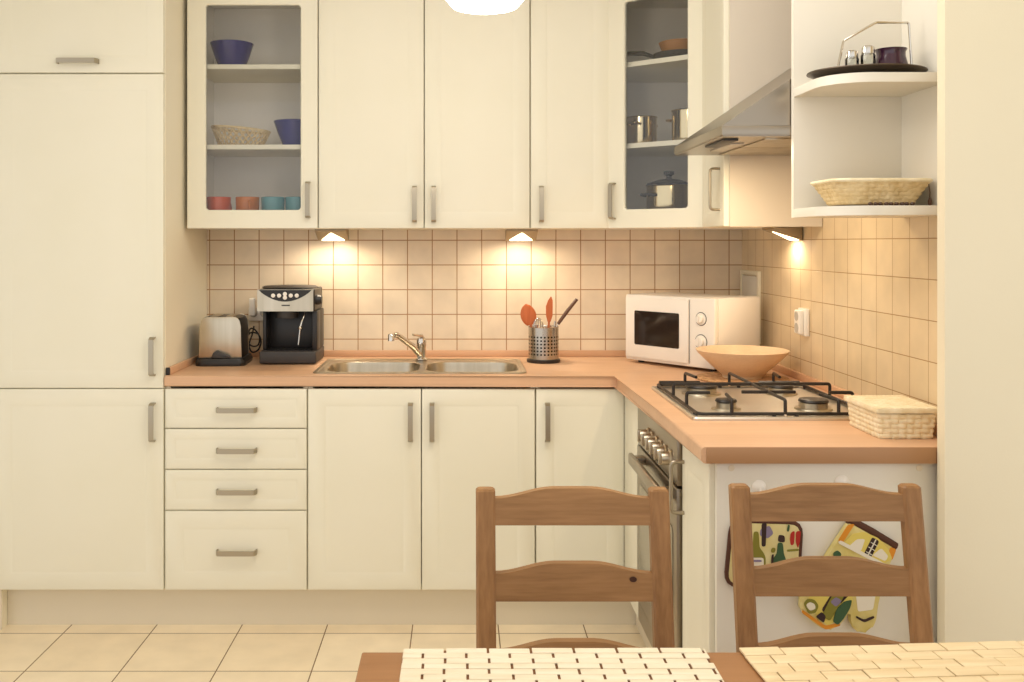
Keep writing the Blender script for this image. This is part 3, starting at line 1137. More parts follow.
# ------------------------------------------------------------------ microwave
ma = Vector((0.664, 3.902))
mb = Vector((0.926, 3.560))
mw = (mb - ma).length
ang = math.atan2(mb.y - ma.y, mb.x - ma.x)
t = thing('microwave', 'white microwave with two dials standing askew in the worktop corner', 'microwave', (ma.x, ma.y, CT + .0003), ang)
MD, MH = 0.265, 0.268
obj('body', B(0, mw, 0.018, MD, 0.014, MH, .004), WHITEP, t)
fr = obj('front_panel', B(0.0, mw, -0.006, 0.0175, 0.012, MH, .005, 3), WHITEP, t)
dwid = mw * .735
md_ = obj('door', B(.006, dwid, -.014, -.0065, .024, MH - .008, .003), WHITEP, t)
bm = new()
loft(bm, [rrxz(dwid * .70, .132, .006, -.0145, dwid * .17, .075), rrxz(dwid * .70, .132, .006, -.0152, dwid * .17, .075)])
obj('window', bm, SMOKED, md_)
obj('gap_line', B(dwid + .001, dwid + .0025, -.0068, -.0061, .024, MH - .008), GAPM, fr)
for k, zz in enumerate((.192, .108)):
    bm = new()
    r = .022 if k == 0 else .025
    lathe(bm, [(r + .003, 0), (r + .003, .0006)], 28, mi=1)
    lathe(bm, [(r, .0006), (r, .003), (r - .006, .005), (r - .007, .014), (r - .009, .016), (0, .016)], 28)
    box(bm, -.003, .003, -r + .009, r - .009, .015, .0195, .001)
    bmesh.ops.rotate(bm, cent=(0, 0, 0), matrix=Matrix.Rotation(PI / 2, 3, 'X'), verts=bm.verts)
    for v in bm.verts:
        v.co += Vector((mw * .862, -.0062, zz))
    obj('dial', bm, [WHITEP, DGREY], t)
for x in (.04, mw - .04):
    for y in (.04, MD - .03):
        bm = new()
        lathe(bm, [(.012, 0), (.013, .0135)], 16, (x, y, 0))
        obj('foot', bm, BLACK, t)

# wooden bowl on a trivet
bc = (0.978, 3.405)
bm = new()
lathe(bm, [(.155, 0), (.158, .003), (.155, .006), (0, .0065)], 48)
tag(obj('trivet', bm, CORK, None, (bc[0], bc[1], CT + .0004)), 'round woven trivet under the wooden bowl', 'trivet')
bm = new()
lathe(bm, [(.066, 0), (.068, .008), (.105, .04), (.15, .083), (.157, .094), (.153, .0955), (.145, .09), (.1, .05), (.06, .018), (0, .014)], 56)
tag(obj('wooden_bowl', bm, BOWLW, None, (bc[0], bc[1], CT + .0072)), 'wide pale turned wooden bowl in front of the microwave', 'bowl')

# ------------------------------------------------------------------ gas hob
hx, hy = 0.868, 2.895
t = thing('gas_hob', 'four-burner steel gas hob with black pan supports', 'hob', (hx, hy, CT + .0003))
HW, HD = .498, .578
bm = new()
loft(bm, [rr(HW, HD, .012, 0), rr(HW, HD, .012, .005), rr(HW - .006, HD - .006, .011, .009), rr(HW - .03, HD - .03, .012, .009), rr(HW - .04, HD - .04, .012, .005), rr(.1, .1, .02, .0055)])
obj('plate', bm, HOBM, t)
for (x, y, r) in ((-.122, .14, .046), (-.122, -.14, .027), (.122, .14, .036), (.122, -.14, .038)):
    bm = new()
    lathe(bm, [(r + .014, .0058), (r + .012, .010), (r, .011), (r, .025), (r - .004, .0265), (0, .0265)], 32, (x, y, 0))
    br_ = obj('burner', bm, STEEL, t)
    bm = new()
    lathe(bm, [(r + .002, .027), (r + .003, .029), (r, .034), (r * .6, .0355), (0, .036)], 32, (x, y, 0))
    obj('burner_cap', bm, ENAMEL, br_)
lo_z, hi_z = .015, .052
rod = .0048
for s in (-1, 1):
    bm = new()
    xo, xi_ = s * .232, s * .004
    y0, y1 = -.272, .272
    tube(bm, fillet([(xi_, y0, lo_z), (xo, y0, lo_z), (xo, y1, lo_z), (xi_, y1, lo_z)], .02), rod, 8)
    cx = s * .122
    for yb in (-.14, .14):
        e = y1 if yb > 0 else y0
        tube(bm, fillet([(cx + .02 * s, e, lo_z), (cx + .02 * s, e, hi_z), (cx + .008 * s, yb + (e - yb) * .25, hi_z)], .008), rod, 8)
    tube(bm, fillet([(xo, -.14, lo_z), (xo, -.14, hi_z), (cx + .045 * s, -.14, hi_z)], .008), rod, 8)
    tube(bm, fillet([(xo, .03, lo_z), (xo, .03, hi_z), (xi_, .03, hi_z)], .008), rod, 8)
    tube(bm, [(xi_, -.13, hi_z), (s * .075, -.13, hi_z)], rod, 8)
    tube(bm, [(s * .095, .272, lo_z + .004), (s * .225, .272, lo_z + .004)], rod * 1.7, 8)
    if s < 0:
        tube(bm, fillet([(0, y0, lo_z), (0, y0, hi_z), (0, y1, hi_z), (0, y1, lo_z)], .008), rod, 8)
    for (x, y) in ((xo, y0 + .03), (s * .03, y0), (xo, y1 - .03), (s * .03, y1)):
        lathe(bm, [(.006, .006), (.006, lo_z)], 10, (x, y, 0))
    obj('pan_support', bm, ENAMEL, t)

# lidded straw basket on the worktop
t = thing('lidded_basket', 'small white straw basket with a lid on the corner of the worktop', 'basket', (1.073, 2.455, CT + .0004))
l0, l1 = rr(.128, .18, .01, 0), rr(.14, .192, .012, .060)
obj('body', basket_bm(l0, l1, 34, 5, .0045), STRAW, t)
bm = new()
lw, ld2 = .152, .204


def lidS(u, v):
    return (Vector(((u - .5) * lw, (v - .5) * ld2, .074)), Vector((0, 0, 1)))


weave(bm, lidS, 14, 18, .0022, wrap=False)
loft(bm, [rr(lw, ld2, .006, .0625), rr(lw + .003, ld2 + .003, .006, .068), rr(lw, ld2, .006, .0742)], True, False)
obj('lid', bm, STRAW, t)

# ------------------------------------------------------------------ toaster
t = thing('toaster', 'steel two-slot toaster with black base beside the tall cabinet', 'toaster', (P(222, 366, 3.86).x + .009, 3.865, CT + .0003), 0.06)
tw, td, th_ = .158, .20, .185
bm = new()
loft(bm, [rr(tw + .032, td + .02, .03, 0), rr(tw + .036, td + .024, .03, .012), rr(tw + .02, td + .012, .025, .028), rr(tw - .01, td - .02, .02, .029)])
obj('base', bm, BLACK, t)
bm = new()
R = lambda k, r, z: rr(tw * k, td - .03, r, z)
loft(bm, [R(1.0, .006, .0295), R(1.0, .006, .13), R(.97, .01, .165), R(.88, .02, .181), R(.7, .02, .185)])
obj('shell', bm, BLACK, t)
for s in (-1, 1):
    bm = new()
    y = s * (td / 2 - .0145)
    pr = [(-tw / 2 - .002, .03), (tw / 2 + .002, .03), (tw / 2 - .001, .150), (tw / 2 - .006, .172), (tw / 2 - .014, .182), (tw / 2 - .026, .1865), (-tw / 2 + .026, .1865), (-tw / 2 + .014, .182), (-tw / 2 + .006, .172), (-tw / 2 + .001, .150)]
    prism(bm, pr, 1, y - .008 * (s < 0), y + .008 * (s > 0), bev=.002)
    obj('end_plate', bm, STEEL, t)
bm = new()
for s in (-1, 1):
    loft(bm, [rr(.03, .14, .006, .1852, s * .03, 0), rr(.03, .14, .006, .187, s * .03, 0), rr(.022, .13, .004, .1871, s * .03, 0), rr(.020, .128, .004, .186, s * .03, 0)], True, True)
obj('slot', bm, STEEL, t)
bm = new()
prism(bm, [(-.034, .031), (.042, .031), (.036, .04), (-.012, .058), (-.024, .052)], 1, -td / 2 - .008, -td / 2 + .0065, bev=.002)
obj('lever_guard', bm, DGREY, t)

# ------------------------------------------------------------------ coffee machine
cx0 = P(257, 360, 3.8).x
t = thing('coffee_machine', 'black espresso machine with a steel front panel and white buttons', 'coffee machine', (cx0, 3.80, CT + .0003))
CW, CD = .216, .23
bm = new()
box(bm, .008, CW + .012, 0.0, CD, .004, .052, .006, 3)
obj('drip_tray', bm, DGREY, t)
bm = new()
for k in range(9):
    box(bm, .03 + k * .02, .042 + k * .02, .012, .11, .0525, .0545)
obj('drip_grid', bm, BLACK, t)
bm = new()
box(bm, .014, CW + .01, .12, CD, .0525, .205, .004)
prism(bm, [(.01, .0525), (.22, .0525), (.22, .205), (.01, .205), (.06, .16), (.12, .13), (.12, .08)], 0, CW - .004, CW + .010) if False else None
box(bm, CW - .008, CW + .012, .03, .12, .0525, .205, .004)
box(bm, .012, .026, .05, .12, .0525, .205, .004)
obj('body', bm, BLACK, t)
bm = new()
box(bm, 0.004, CW + .004, .012, CD, .2055, .292, .006, 3)
obj('head', bm, BLACK, t)
bm = new()
loft(bm, [[(.0, .004, .206), (CW, .004, .206), (CW, .004, .29), (0, .004, .29)], [(.0, .0115, .206), (CW, .0115, .206), (CW, .0115, .29), (0, .0115, .29)]])
fp = obj('front_panel', bm, STEEL, t)
bm = new()
arc = [(.006, .2885)] + [(.006 + (CW - .012) * k / 16, .2885 - .045 * math.sin(PI * k / 16) ** .8) for k in range(1, 16)] + [(CW - .006, .2885)]
prism(bm, arc, 1, .0015, .0038)
obj('button_panel', bm, BLACK, t)
for (x, z) in ((.062, .267), (.085, .267), (.1075, .273), (.1075, .259), (.13, .267), (.153, .267)):
    bm = new()
    lathe(bm, [(.008, 0), (.008, .002), (.006, .0032), (0, .0034)], 18)
    bmesh.ops.rotate(bm, cent=(0, 0, 0), matrix=Matrix.Rotation(PI / 2, 3, 'X'), verts=bm.verts)
    for v in bm.verts:
        v.co += Vector((x, .0013, z))
    obj('button', bm, WHITEP, t)
obj('badge', B(.094, .126, .0028, .0039, .2265, .2315), DGREY, fp)
bm = new()
lathe(bm, [(.098, 0), (.1, .003), (.09, .008), (0, .010)], 40, (CW / 2, CD / 2 + .005, .2922), 1.12, 1.1)
obj('top_cover', bm, DGREY, t)
bm = new()
lathe(bm, [(.042, -.028), (.044, -.022), (.044, 0)], 30, (.105, .065, .205))
obj('group_head', bm, DGREY, t)
bm = new()
tube(bm, smoothpath([(.178, .05, .205), (.176, .045, .19), (.168, .035, .165), (.162, .03, .14)]), .0042, 10)
lathe(bm, [(.0085, 0), (.0095, .004), (.005, .012)], 14, (.162, .03, .135))
tube(bm, [(.162, .03, .136), (.157, .028, .09), (.155, .028, .075)], [.0045, .0035, .003], 10)
obj('steam_wand', bm, CHROME, t)
bm = new()
lathe(bm, [(.02, 0), (.02, .012), (.016, .02), (.016, .024), (0, .024)], 20)
bmesh.ops.rotate(bm, cent=(0, 0, 0), matrix=Matrix.Rotation(PI / 2, 3, 'Y'), verts=bm.verts)
for v in bm.verts:
    v.co += Vector((CW + .0045, .045, .249))
obj('steam_knob', bm, BLACK, t)

# socket and plug behind the toaster
sx = P(259, 310, 4.08).x
t = thing('wall_socket', 'white double wall socket behind the toaster and coffee machine', 'socket', (sx, WB - .001, 1.085), 0, 'white wall sockets')
obj('plate', B(-.044, .044, -.012, 0, -.032, .024, .003), WHITEP, t)
for x in (-.022, .022):
    bm = new()
    lathe(bm, [(.017, 0), (.017, .0016), (.014, .0016), (.0, .0008)], 24)
    bmesh.ops.rotate(bm, cent=(0, 0, 0), matrix=Matrix.Rotation(PI / 2, 3, 'X'), verts=bm.verts)
    for v in bm.verts:
        v.co += Vector((x, -.0122, 0))
    obj('outlet', bm, LGREY, t)
bm = new()
box(bm, -.022, .004, -.05, -.014, -.012, .062, .006, 3)
px_ = obj('socket_plug', bm, WHITEP, None, (sx - .012, WB - .001, 1.088))
tag(px_, 'white plug in the socket behind the toaster', 'plug')
bm = new()
base = P(256, 360, 4.0)
pth = [P(254, 326, 4.025), P(252, 335, 4.02), P(249, 345, 4.0), P(252, 352, 3.99), P(258, 350, 3.985), P(261, 342, 3.985), P(258, 334, 3.99), P(250, 333, 3.995), P(247, 341, 4.0), P(252, 346, 4.0), P(258, 345, 4.0), P(259.5, 337, 4.0), P(254, 329, 4.01), P(249, 331, 4.01), P(247, 350, 4.0), P(248, 356, 4.0)]
pth[-1].z = CT + .004
tube(bm, smoothpath(pth, 5), .0032, 8)
tag(obj('power_cord', bm, BLACK), 'black power cord looped between toaster and coffee machine', 'cord')

# right wall socket and corner hatch
t = thing('wall_socket', 'white double socket on the right wall above the wooden bowl', 'socket', (WR - .001, 3.335, 1.108), RZ, 'white wall sockets')
obj('plate', B(-.038, .038, -.014, 0, -.046, .046, .003), WHITEP, t)
obj('housing', B(-.03, .022, -.03, -.0145, -.04, .04, .004, 3), WHITEP, t)
for z in (-.02, .02):
    bm = new()
    lathe(bm, [(.0165, 0), (.0165, .0016), (.013, .0016), (.0, .0008)], 24)
    bmesh.ops.rotate(bm, cent=(0, 0, 0), matrix=Matrix.Rotation(PI / 2, 3, 'X'), verts=bm.verts)
    for v in bm.verts:
        v.co += Vector((-.004, -.0302, z))
    obj('outlet', bm, LGREY, t)
t = thing('access_panel', 'beige access hatch in the tiled corner behind the microwave', 'hatch', (WR - .001, 4.075, 0.98), RZ)
obj('frame', ring_bm(.245, .285, .018, .018, .018, .018, t=.012), WALLP, t)
obj('hatch_door', B(.022, .223, -.009, -.001, .022, .263, .001), WHITE_PANEL, t)

# ------------------------------------------------------------------ utensil pot
ux, uy = P(543.5, 360, 3.895).x, 3.895
t = thing('utensil_holder', 'perforated steel utensil pot with black base beside the sink', 'utensil holder', (ux, uy, CT + .0003))
bm = new()
lathe(bm, [(.064, 0), (.066, .004), (.066, .012), (.06, .0145), (0, .0145)], 36)
obj('base', bm, BLACK, t)
bm = new()
lathe(bm, [(.0595, .015), (.0595, .138), (.061, .14), (.0585, .141), (.057, .138), (.057, .017), (0, .017)], 48)
obj('cylinder', bm, STEELDOT, t)
z0 = CT + .02


def stick(name, label, cat, a, b, r, m, head=None):
    bm = new()
    a, b = Vector(a), Vector(b)
    tube(bm, [a, a.lerp(b, .5), b], r, 10)
    if head:
        head(bm, a, b)
    return tag(obj(name, bm, m), label, cat)


def spoon_head(bm, a, b):
    d = (b - a).normalized()
    L_ = []
    for k in range(13):
        s = k / 12
        w = .029 * math.sin(PI * min(1, .08 + s * .92)) ** .6 + .002
        c = b + d * (s * .085 - .012)
        sd = Vector((0, 1, 0)).cross(d).normalized()
        L_.append([tuple(c + sd * w * math.cos(q) + Vector((0, 1, 0)) * .006 * math.sin(q)) for q in [2 * PI * i / 14 for i in range(14)]])
    loft(bm, L_)


def spat_head(bm, a, b):
    d = (b - a).normalized()
    sd = Vector((0, 1, 0)).cross(d).normalized()
    L_ = []
    for s, w0, w1 in ((0, -.006, .006), (.25, -.014, .012), (.6, -.017, .010), (.85, -.010, .008), (1, -.001, .002)):
        c = b + d * (s * .10 - .012)
        L_.append([tuple(c + sd * w0 - Vector((0, .003, 0))), tuple(c + sd * w1 - Vector((0, .003, 0))), tuple(c + sd * w1 + Vector((0, .003, 0))), tuple(c + sd * w0 + Vector((0, .003, 0)))])
    loft(bm, L_)


stick('wooden_spoon', 'reddish wooden spoon standing bowl-up in the utensil pot', 'spoon', (ux - .02, uy, z0), (P(530, 322, uy).x, uy, P(0, 322, uy).z), .005, SPOONW, spoon_head)
stick('wooden_spatula', 'pointed reddish wooden spatula in the utensil pot', 'spatula', (ux + .012, uy + .012, z0), (P(549.5, 319, uy).x, uy + .012, P(0, 319, uy).z), .0045, SPOONW, spat_head)
bm = new()
a, b = Vector((ux - .014, uy - .004, z0)), P(558, 324, uy - .004)
tube(bm, [a, b], .003, 8)
tube(bm, [b, b.lerp(P(576, 299, uy - .004), .5), P(577, 299, uy - .004)], [.0065, .0075, .0065], 10, mi=1)
tag(obj('ladle', bm, [CHROME, BROWNH]), 'brown-handled ladle leaning out of the utensil pot', 'ladle')
bm = new()
wc = Vector((ux - .022, uy - .022, 0))
for k in range(6):
    a_ = PI * k / 6
    pts = []
    for s in range(15):
        q = s / 14
        rr_w = .021 * math.sin(PI * q) * (1 if True else 0)
        zz = CT + .115 + .06 * math.sin(PI * q / 1) if False else None
        th2 = PI * q
        pts.append((wc.x + .021 * math.cos(th2) * math.cos(a_), wc.y + .021 * math.cos(th2) * math.sin(a_), CT + .118 + .058 * math.sin(th2) ** .7))
    tube(bm, pts, .0012, 6)
tube(bm, [(wc.x, wc.y, z0), (wc.x, wc.y, CT + .12)], .008, 10)
lathe(bm, [(.008, 0), (.0225, .004), (.0225, .007), (0, .007)], 14, (wc.x, wc.y, CT + .113))
tag(obj('whisk', bm, CHROME), 'wire balloon whisk in the utensil pot', 'whisk')
stick('kitchen_tongs', 'short steel utensil handle in front of the spatula', 'utensil', (ux + .03, uy - .008, z0), (P(555, 321, uy).x, uy - .008, P(0, 321, uy).z), .0045, CHROME)

# ------------------------------------------------------------------ pot holders on the end panel
PZ = EPY - .0005
hook_pts = [(759, 487, 'white suction hook holding the square pot holder'), (842, 482, 'white suction hook above the oven mitt')]


def hook(loc, label):
    t = thing('suction_hook', label, 'hook', loc, 0, 'white hooks on the end panel')
    bm = new()
    lathe(bm, [(.0165, 0), (.0165, .002), (.012, .005), (.007, .009), (0, .0095)], 28)
    bmesh.ops.rotate(bm, cent=(0, 0, 0), matrix=Matrix.Rotation(PI / 2, 3, 'X'), verts=bm.verts)
    obj('cup', bm, WHITEP, t)
    bm = new()
    tube(bm, smoothpath([(0, -.008, 0), (0, -.011, -.012), (0, -.012, -.024), (0, -.018, -.029), (0, -.023, -.024), (0, -.023, -.018)]), .0026, 8)
    obj('hook', bm, WHITEP, t)
    return t


hk = hook(P(hook_pts[0][0], hook_pts[0][1], PZ), hook_pts[0][2])
dup(hk, P(hook_pts[1][0], hook_pts[1][1], PZ), hook_pts[1][2])


def pxpoly(pts, y, org):
    """photo outline on the end panel -> local (x, z)"""
    return [((P(a, b, y) - org).x, (P(a, b, y) - org).z) for a, b in pts]


YP = EPY - .012
org = P(764, 555, EPY)
t = thing('pot_holder', 'square padded pot holder printed with bottles and chillies, brown binding', 'pot holder', org)
out = rpoly([(731, 520), (800, 522), (796, 588), (725, 583)], 12)
loc2 = pxpoly(out, EPY, org)
MATS = [CLOTH, CL_OLIVE, CL_GREEN, CL_RED, CL_PURP, CL_WHITE, CL_ORANGE, CL_YELLOW, CL_DARK]
bm = new()
prism(bm, loc2, 1, -.012, -.002, bev=.003)
prints = [
    ([(745, 566), (745, 556), (748, 551), (751, 546), (752, 530), (757, 530), (758, 546), (762, 551), (764, 556), (764, 566)], 1),
    ([(759, 527), (768, 524), (772, 532), (766, 537), (758, 534)], 4), ([(760, 522), (765, 521), (764, 545), (760, 545)], 8),
    ([(748, 556), (762, 556), (762, 566), (748, 566)], 5),
    ([(768, 566), (770, 559), (775, 552), (776, 541), (781, 541), (782, 552), (785, 560), (784, 568)], 2),
    ([(776, 540), (783, 541), (783, 534), (777, 533)], 8),
    ([(789, 531), (793, 529), (792, 543), (789, 544), (788, 538)], 3), ([(794, 530), (799, 529), (798, 540), (796, 547), (794, 541)], 3),
    ([(730, 545), (742, 542), (743, 552), (731, 556)], 7), ([(731, 573), (760, 570), (770, 582), (733, 580)], 7),
    ([(770, 546), (774, 546), (773, 551), (769, 551)], 1), ([(785, 548), (797, 547), (797, 549), (785, 550)], 1), ([(753, 570), (758, 569), (759, 573), (754, 574)], 2),
    ([(786, 523), (788, 523), (787, 530), (785, 530)], 2), ([(770, 553), (772, 552), (771, 566), (769, 566)], 8), ([(750, 558), (760, 558), (760, 560), (750, 560)], 4),
    ([(772, 575), (792, 572), (794, 586), (776, 588)], 6),
]


def prints_on(bm, prints, org, y0, y1):
    for k, (pts, mi) in enumerate(prints):
        q = pxpoly(rpoly(pts, 2.0, 2), EPY, org)
        prism(bm, q, 1, y0 - k * .00012, y1, mi=mi)


prints_on(bm, prints, org, -.0126, -.0118)
obj('pad', bm, MATS, t)
bm = new()
tube(bm, [(a, -.007, b) for a, b in loc2] + [(loc2[0][0], -.007, loc2[0][1])], .0062, 8, caps=False)
obj('binding', bm, BIND, t)
bm = new()
e = P(759, 522, EPY) - org
hkp = P(759, 487, PZ) - org
tube(bm, smoothpath([(e.x - .006, -.007, e.z), (hkp.x - .006, -.012, hkp.z - .04), (hkp.x, -.0175, hkp.z - .0225), (hkp.x + .006, -.012, hkp.z - .04), (e.x + .006, -.007, e.z)]), .0022, 8)
obj('hanging_loop', bm, BIND, t)

org = P(846, 575, EPY)
t = thing('oven_mitt', 'yellow printed oven mitt hanging askew on the white end panel', 'oven mitt', org)
mo = [(846, 518), (893, 545), (886, 560), (879, 580), (874, 602), (872, 618), (866, 628), (857, 630), (850, 626), (847, 616), (847, 606), (840, 617), (832, 626), (822, 627), (810, 619), (799, 609), (796, 600), (800, 588), (812, 572), (826, 551)]
ml = pxpoly(rpoly(mo, 5, 3), EPY, org)
bm = new()
prism(bm, ml, 1, -.022, -.002, bev=.007)
prints2 = [
    ([(803, 600), (813, 578), (846, 578), (849, 598), (838, 614), (824, 622)], 7),
    ([(799, 606), (822, 622), (836, 619), (837, 622), (822, 626), (798, 609)], 6),
    ([(852, 590), (872, 588), (869, 606), (854, 608)], 5),
    ([(834, 598), (846, 586), (848, 589), (836, 601)], 8), ([(818, 606), (828, 590), (830, 592), (820, 609)], 8),
    ([(835, 612), (841, 606), (843, 609), (838, 614)], 7),
    ([(844, 522), (851, 521), (838, 541), (834, 538)], 6), ([(886, 544), (892, 546), (888, 557), (883, 556)], 6),
    ([(840, 540), (849, 531), (860, 529), (874, 535), (884, 546), (888, 556), (880, 560), (860, 552)], 7),
    ([(845, 543), (853, 536), (861, 536), (857, 548)], 5), ([(868, 552), (877, 545), (884, 553), (881, 558)], 5),
    ([(868, 534), (875, 538), (866, 556), (859, 552)], 8),
    ([(834, 540), (836, 537), (884, 562), (882, 565)], 5),
    ([(829, 550), (834, 547), (838, 551), (835, 555), (830, 554)], 2), ([(826, 557), (832, 556), (834, 560), (828, 563)], 2),
    ([(845, 554), (850, 556), (848, 562), (843, 560)], 6),
    ([(800, 600), (804, 595), (811, 596), (815, 602), (812, 609), (805, 610)], 1), ([(802, 601), (806, 598), (811, 600), (812, 605), (806, 607)], 5),
    ([(818, 612), (826, 596), (834, 584), (842, 588), (836, 600), (826, 617)], 1), ([(826, 598), (832, 593), (838, 597), (832, 603)], 4),
    ([(829, 618), (832, 606), (840, 598), (848, 596), (846, 604), (840, 614), (834, 621)], 2),
    ([(812, 613), (818, 608), (822, 612), (820, 619)], 8),
    ([(852, 612), (860, 616), (870, 612), (870, 614), (860, 618.5), (852, 614)], 8),
]
prints_on(bm, prints2, org, -.0226, -.0217)
for k in range(1, 4):          # window bars in the printed arch
    a0 = (868 - k * 2.3 + .6, 534 + k * 4.6)
    prints_on(bm, [([(a0[0], a0[1]), (a0[0] + 7, a0[1] + 4), (a0[0] + 6.7, a0[1] + 4.7), (a0[0] - .3, a0[1] + .7)], 5)], org, -.0255, -.0225)
prints_on(bm, [([(871.2, 536), (872, 536.5), (863, 554), (862.2, 553.5)], 5)], org, -.0255, -.0225)
MM = list(MATS)
MM[0] = mat('yellow_cotton', S(220, 200, 116), 0.9)
mottle(MM[0], S(206, 184, 92), S(234, 222, 164), scale=16, bump=0.3, bscale=300)
obj('body', bm, MM, t)
bm = new()
c0, c1 = P(846, 518, EPY) - org, P(893, 545, EPY) - org
tube(bm, [(c0.x, -.012, c0.z), ((c0.x + c1.x) / 2, -.012, (c0.z + c1.z) / 2 + .002), (c1.x, -.012, c1.z)], .0105, 10)
obj('cuff_binding', bm, BIND, t)
bm = new()
hkp = P(842, 482, PZ) - org
e = c0 + Vector((.006, 0, .006))
tube(bm, smoothpath([(e.x - .004, -.012, e.z), (hkp.x - .005, -.014, hkp.z - .04), (hkp.x, -.0175, hkp.z - .0225), (hkp.x + .006, -.014, hkp.z - .04), (e.x + .010, -.012, e.z - .004)]), .0022, 8)
obj('hanging_loop', bm, BIND, t)


# ------------------------------------------------------------------ chairs
def chair(loc, label, rotz=0):
    t = thing('dining_chair', label, 'chair', loc, rotz, 'stained pine dining chairs')
    hw = .1725                       # half distance between post centres
    def yb(z):                       # post centre depth; the back leans away from the table
        return .0 if z < .44 else (z - .44) * .185
    for s in (-1, 1):
        bm = new()
        L_ = []
        for z in (0.0, .2, .44, .55, .7, .82, .8815):
            y = yb(z) + (.02 * (1 - z / .44) if z < .44 else 0)
            w, d = .0385 / 2, (.032 if z < .5 else .030) / 2
            c = .005
            L_.append([(s * hw - w + c, y - d, z), (s * hw + w - c, y - d, z), (s * hw + w, y - d + c, z), (s * hw + w, y + d - c, z), (s * hw + w - c, y + d, z), (s * hw - w + c, y + d, z), (s * hw - w, y + d - c, z), (s * hw - w, y - d + c, z)])
        top = L_[-1]
        cx = sum(p[0] for p in top) / 8
        cy = sum(p[1] for p in top) / 8
        L_.append([(cx + (p[0] - cx) * .8, cy + (p[1] - cy) * .8, .8855) for p in top])
        loft(bm, L_)
        obj('leg', bm, PINE_Z, t, ang=25)
    xi = hw - .0385 / 2 + .0015
    for k, (zb, knot) in enumerate(((.817, 0), (.676, 1), (.533, 0))):
        bm = new()
        n = 24
        prof = []
        for i in range(n + 1):
            u = -1 + 2 * i / n
            hgt = .051 + .019 * (math.cos(PI * min(1, max(0, abs(u) - .22) / .78)) + 1) / 2
            prof.append((u * xi, zb + hgt))
        poly = [(-xi, zb)] + prof + [(xi, zb)]
        poly = [(-xi, zb), (xi, zb)] + prof[::-1]
        v0, v1 = [], []
        for x, z in poly:
            yc = yb(z)
            v0.append(bm.verts.new((x, yc - .010, z)))
            v1.append(bm.verts.new((x, yc + .009, z)))
        bm.faces.new(v0)
        bm.faces.new(v1[::-1])
        for i in range(len(poly)):
            j = (i + 1) % len(poly)
            bm.faces.new((v0[i], v1[i], v1[j], v0[j]))
        obj('slat', bm, PINE_X, t, ang=25)
    # seat, rails, front legs
    bm = new()
    loft(bm, [rr(.40, .385, .02, .432, 0, -.205), rr(.41, .395, .022, .437, 0, -.205), rr(.41, .395, .022, .446, 0, -.205), rr(.40, .385, .02, .451, 0, -.205)])
    # clear the back posts
    obj('seat', bm, PINE_Y, t)
    for s in (-1, 1):
        bm = new()
        box(bm, s * .178 - .018, s * .178 + .018, -.392, -.356, 0, .4315, .003)
        obj('leg', bm, PINE_Z, t)
        bm = new()
        box(bm, s * .178 - .010, s * .178 + .010, -.3555, -.018, .375, .4315, .002)
        box(bm, s * .178 - .010, s * .178 + .010, -.3555, -.006, .17, .20, .002)
        obj('side_rail', bm, PINE_Y, t)
    bm = new()
    box(bm, -.1595, .1595, -.384, -.364, .375, .4315, .002)
    obj('front_rail', bm, PINE_X, t)
    bm = new()
    box(bm, -.153, .153, -.010, .010, .375, .428, .002)
    box(bm, -.166, .166, -.20, -.18, .175, .195, .002)
    obj('stretcher', bm, PINE_X, t)
    return t


CYD = 1.888
c1x = (P(485, 490, 1.97).x + P(658.5, 490, 1.97).x) / 2
c2x = (P(739.5, 490, 2.0).x + P(908, 490, 2.0).x) / 2
ch = chair((c1x, CYD, 0), 'pine ladder-back chair in front of the oven, a dark knot in its middle slat')
ch2 = dup(ch, (c2x, CYD + .028, 0), 'pine ladder-back chair in front of the white end panel and oven mitt')
# the knot shows on one chair only
kz, kx = P(0, 579, 1.93).z, P(633, 579, 1.93).x - c1x
sl = [c for c in ch.children if c.name.startswith('slat')][1]
bm = new()
for r, y in ((.0065, -.0003),):
    loft(bm, [[(r * 1.1 * math.cos(a), y0, r * .8 * math.sin(a)) for a in [2 * PI * k / 14 for k in range(14)]] for y0 in (-.0006, .0014)])
obj('knot', bm, KNOT, sl, (kx, (kz - .44) * .185 - .0118, kz))

# ------------------------------------------------------------------ table and mats
TZ = .74
TX0, TX1, TY0, TY1 = -.151, 1.25, .76, 1.532
t = thing('dining_table', 'brown wooden dining table with two woven place mats', 'table', ((TX0 + TX1) / 2, (TY0 + TY1) / 2, 0))
w2, d2 = (TX1 - TX0) / 2, (TY1 - TY0) / 2
obj('tabletop', B(-w2, w2, -d2, d2, TZ - .028, TZ, .003), TABLEW, t)
bm = new()
for (x0, x1, y0, y1) in ((-w2 + .09, w2 - .09, d2 - .06, d2 - .04), (-w2 + .09, w2 - .09, -d2 + .04, -d2 + .06), (-w2 + .04, -w2 + .06, -d2 + .09, d2 - .09), (w2 - .06, w2 - .04, -d2 + .09, d2 - .09)):
    box(bm, x0, x1, y0, y1, TZ - .118, TZ - .0285)
obj('apron', bm, TABLEW, t)
for sx_ in (-1, 1):
    for sy_ in (-1, 1):
        x, y = sx_ * (w2 - .06), sy_ * (d2 - .06)
        obj('leg', B(x - .028, x + .028, y - .028, y + .028, 0, TZ - .0285, .004), TABLEW, t)


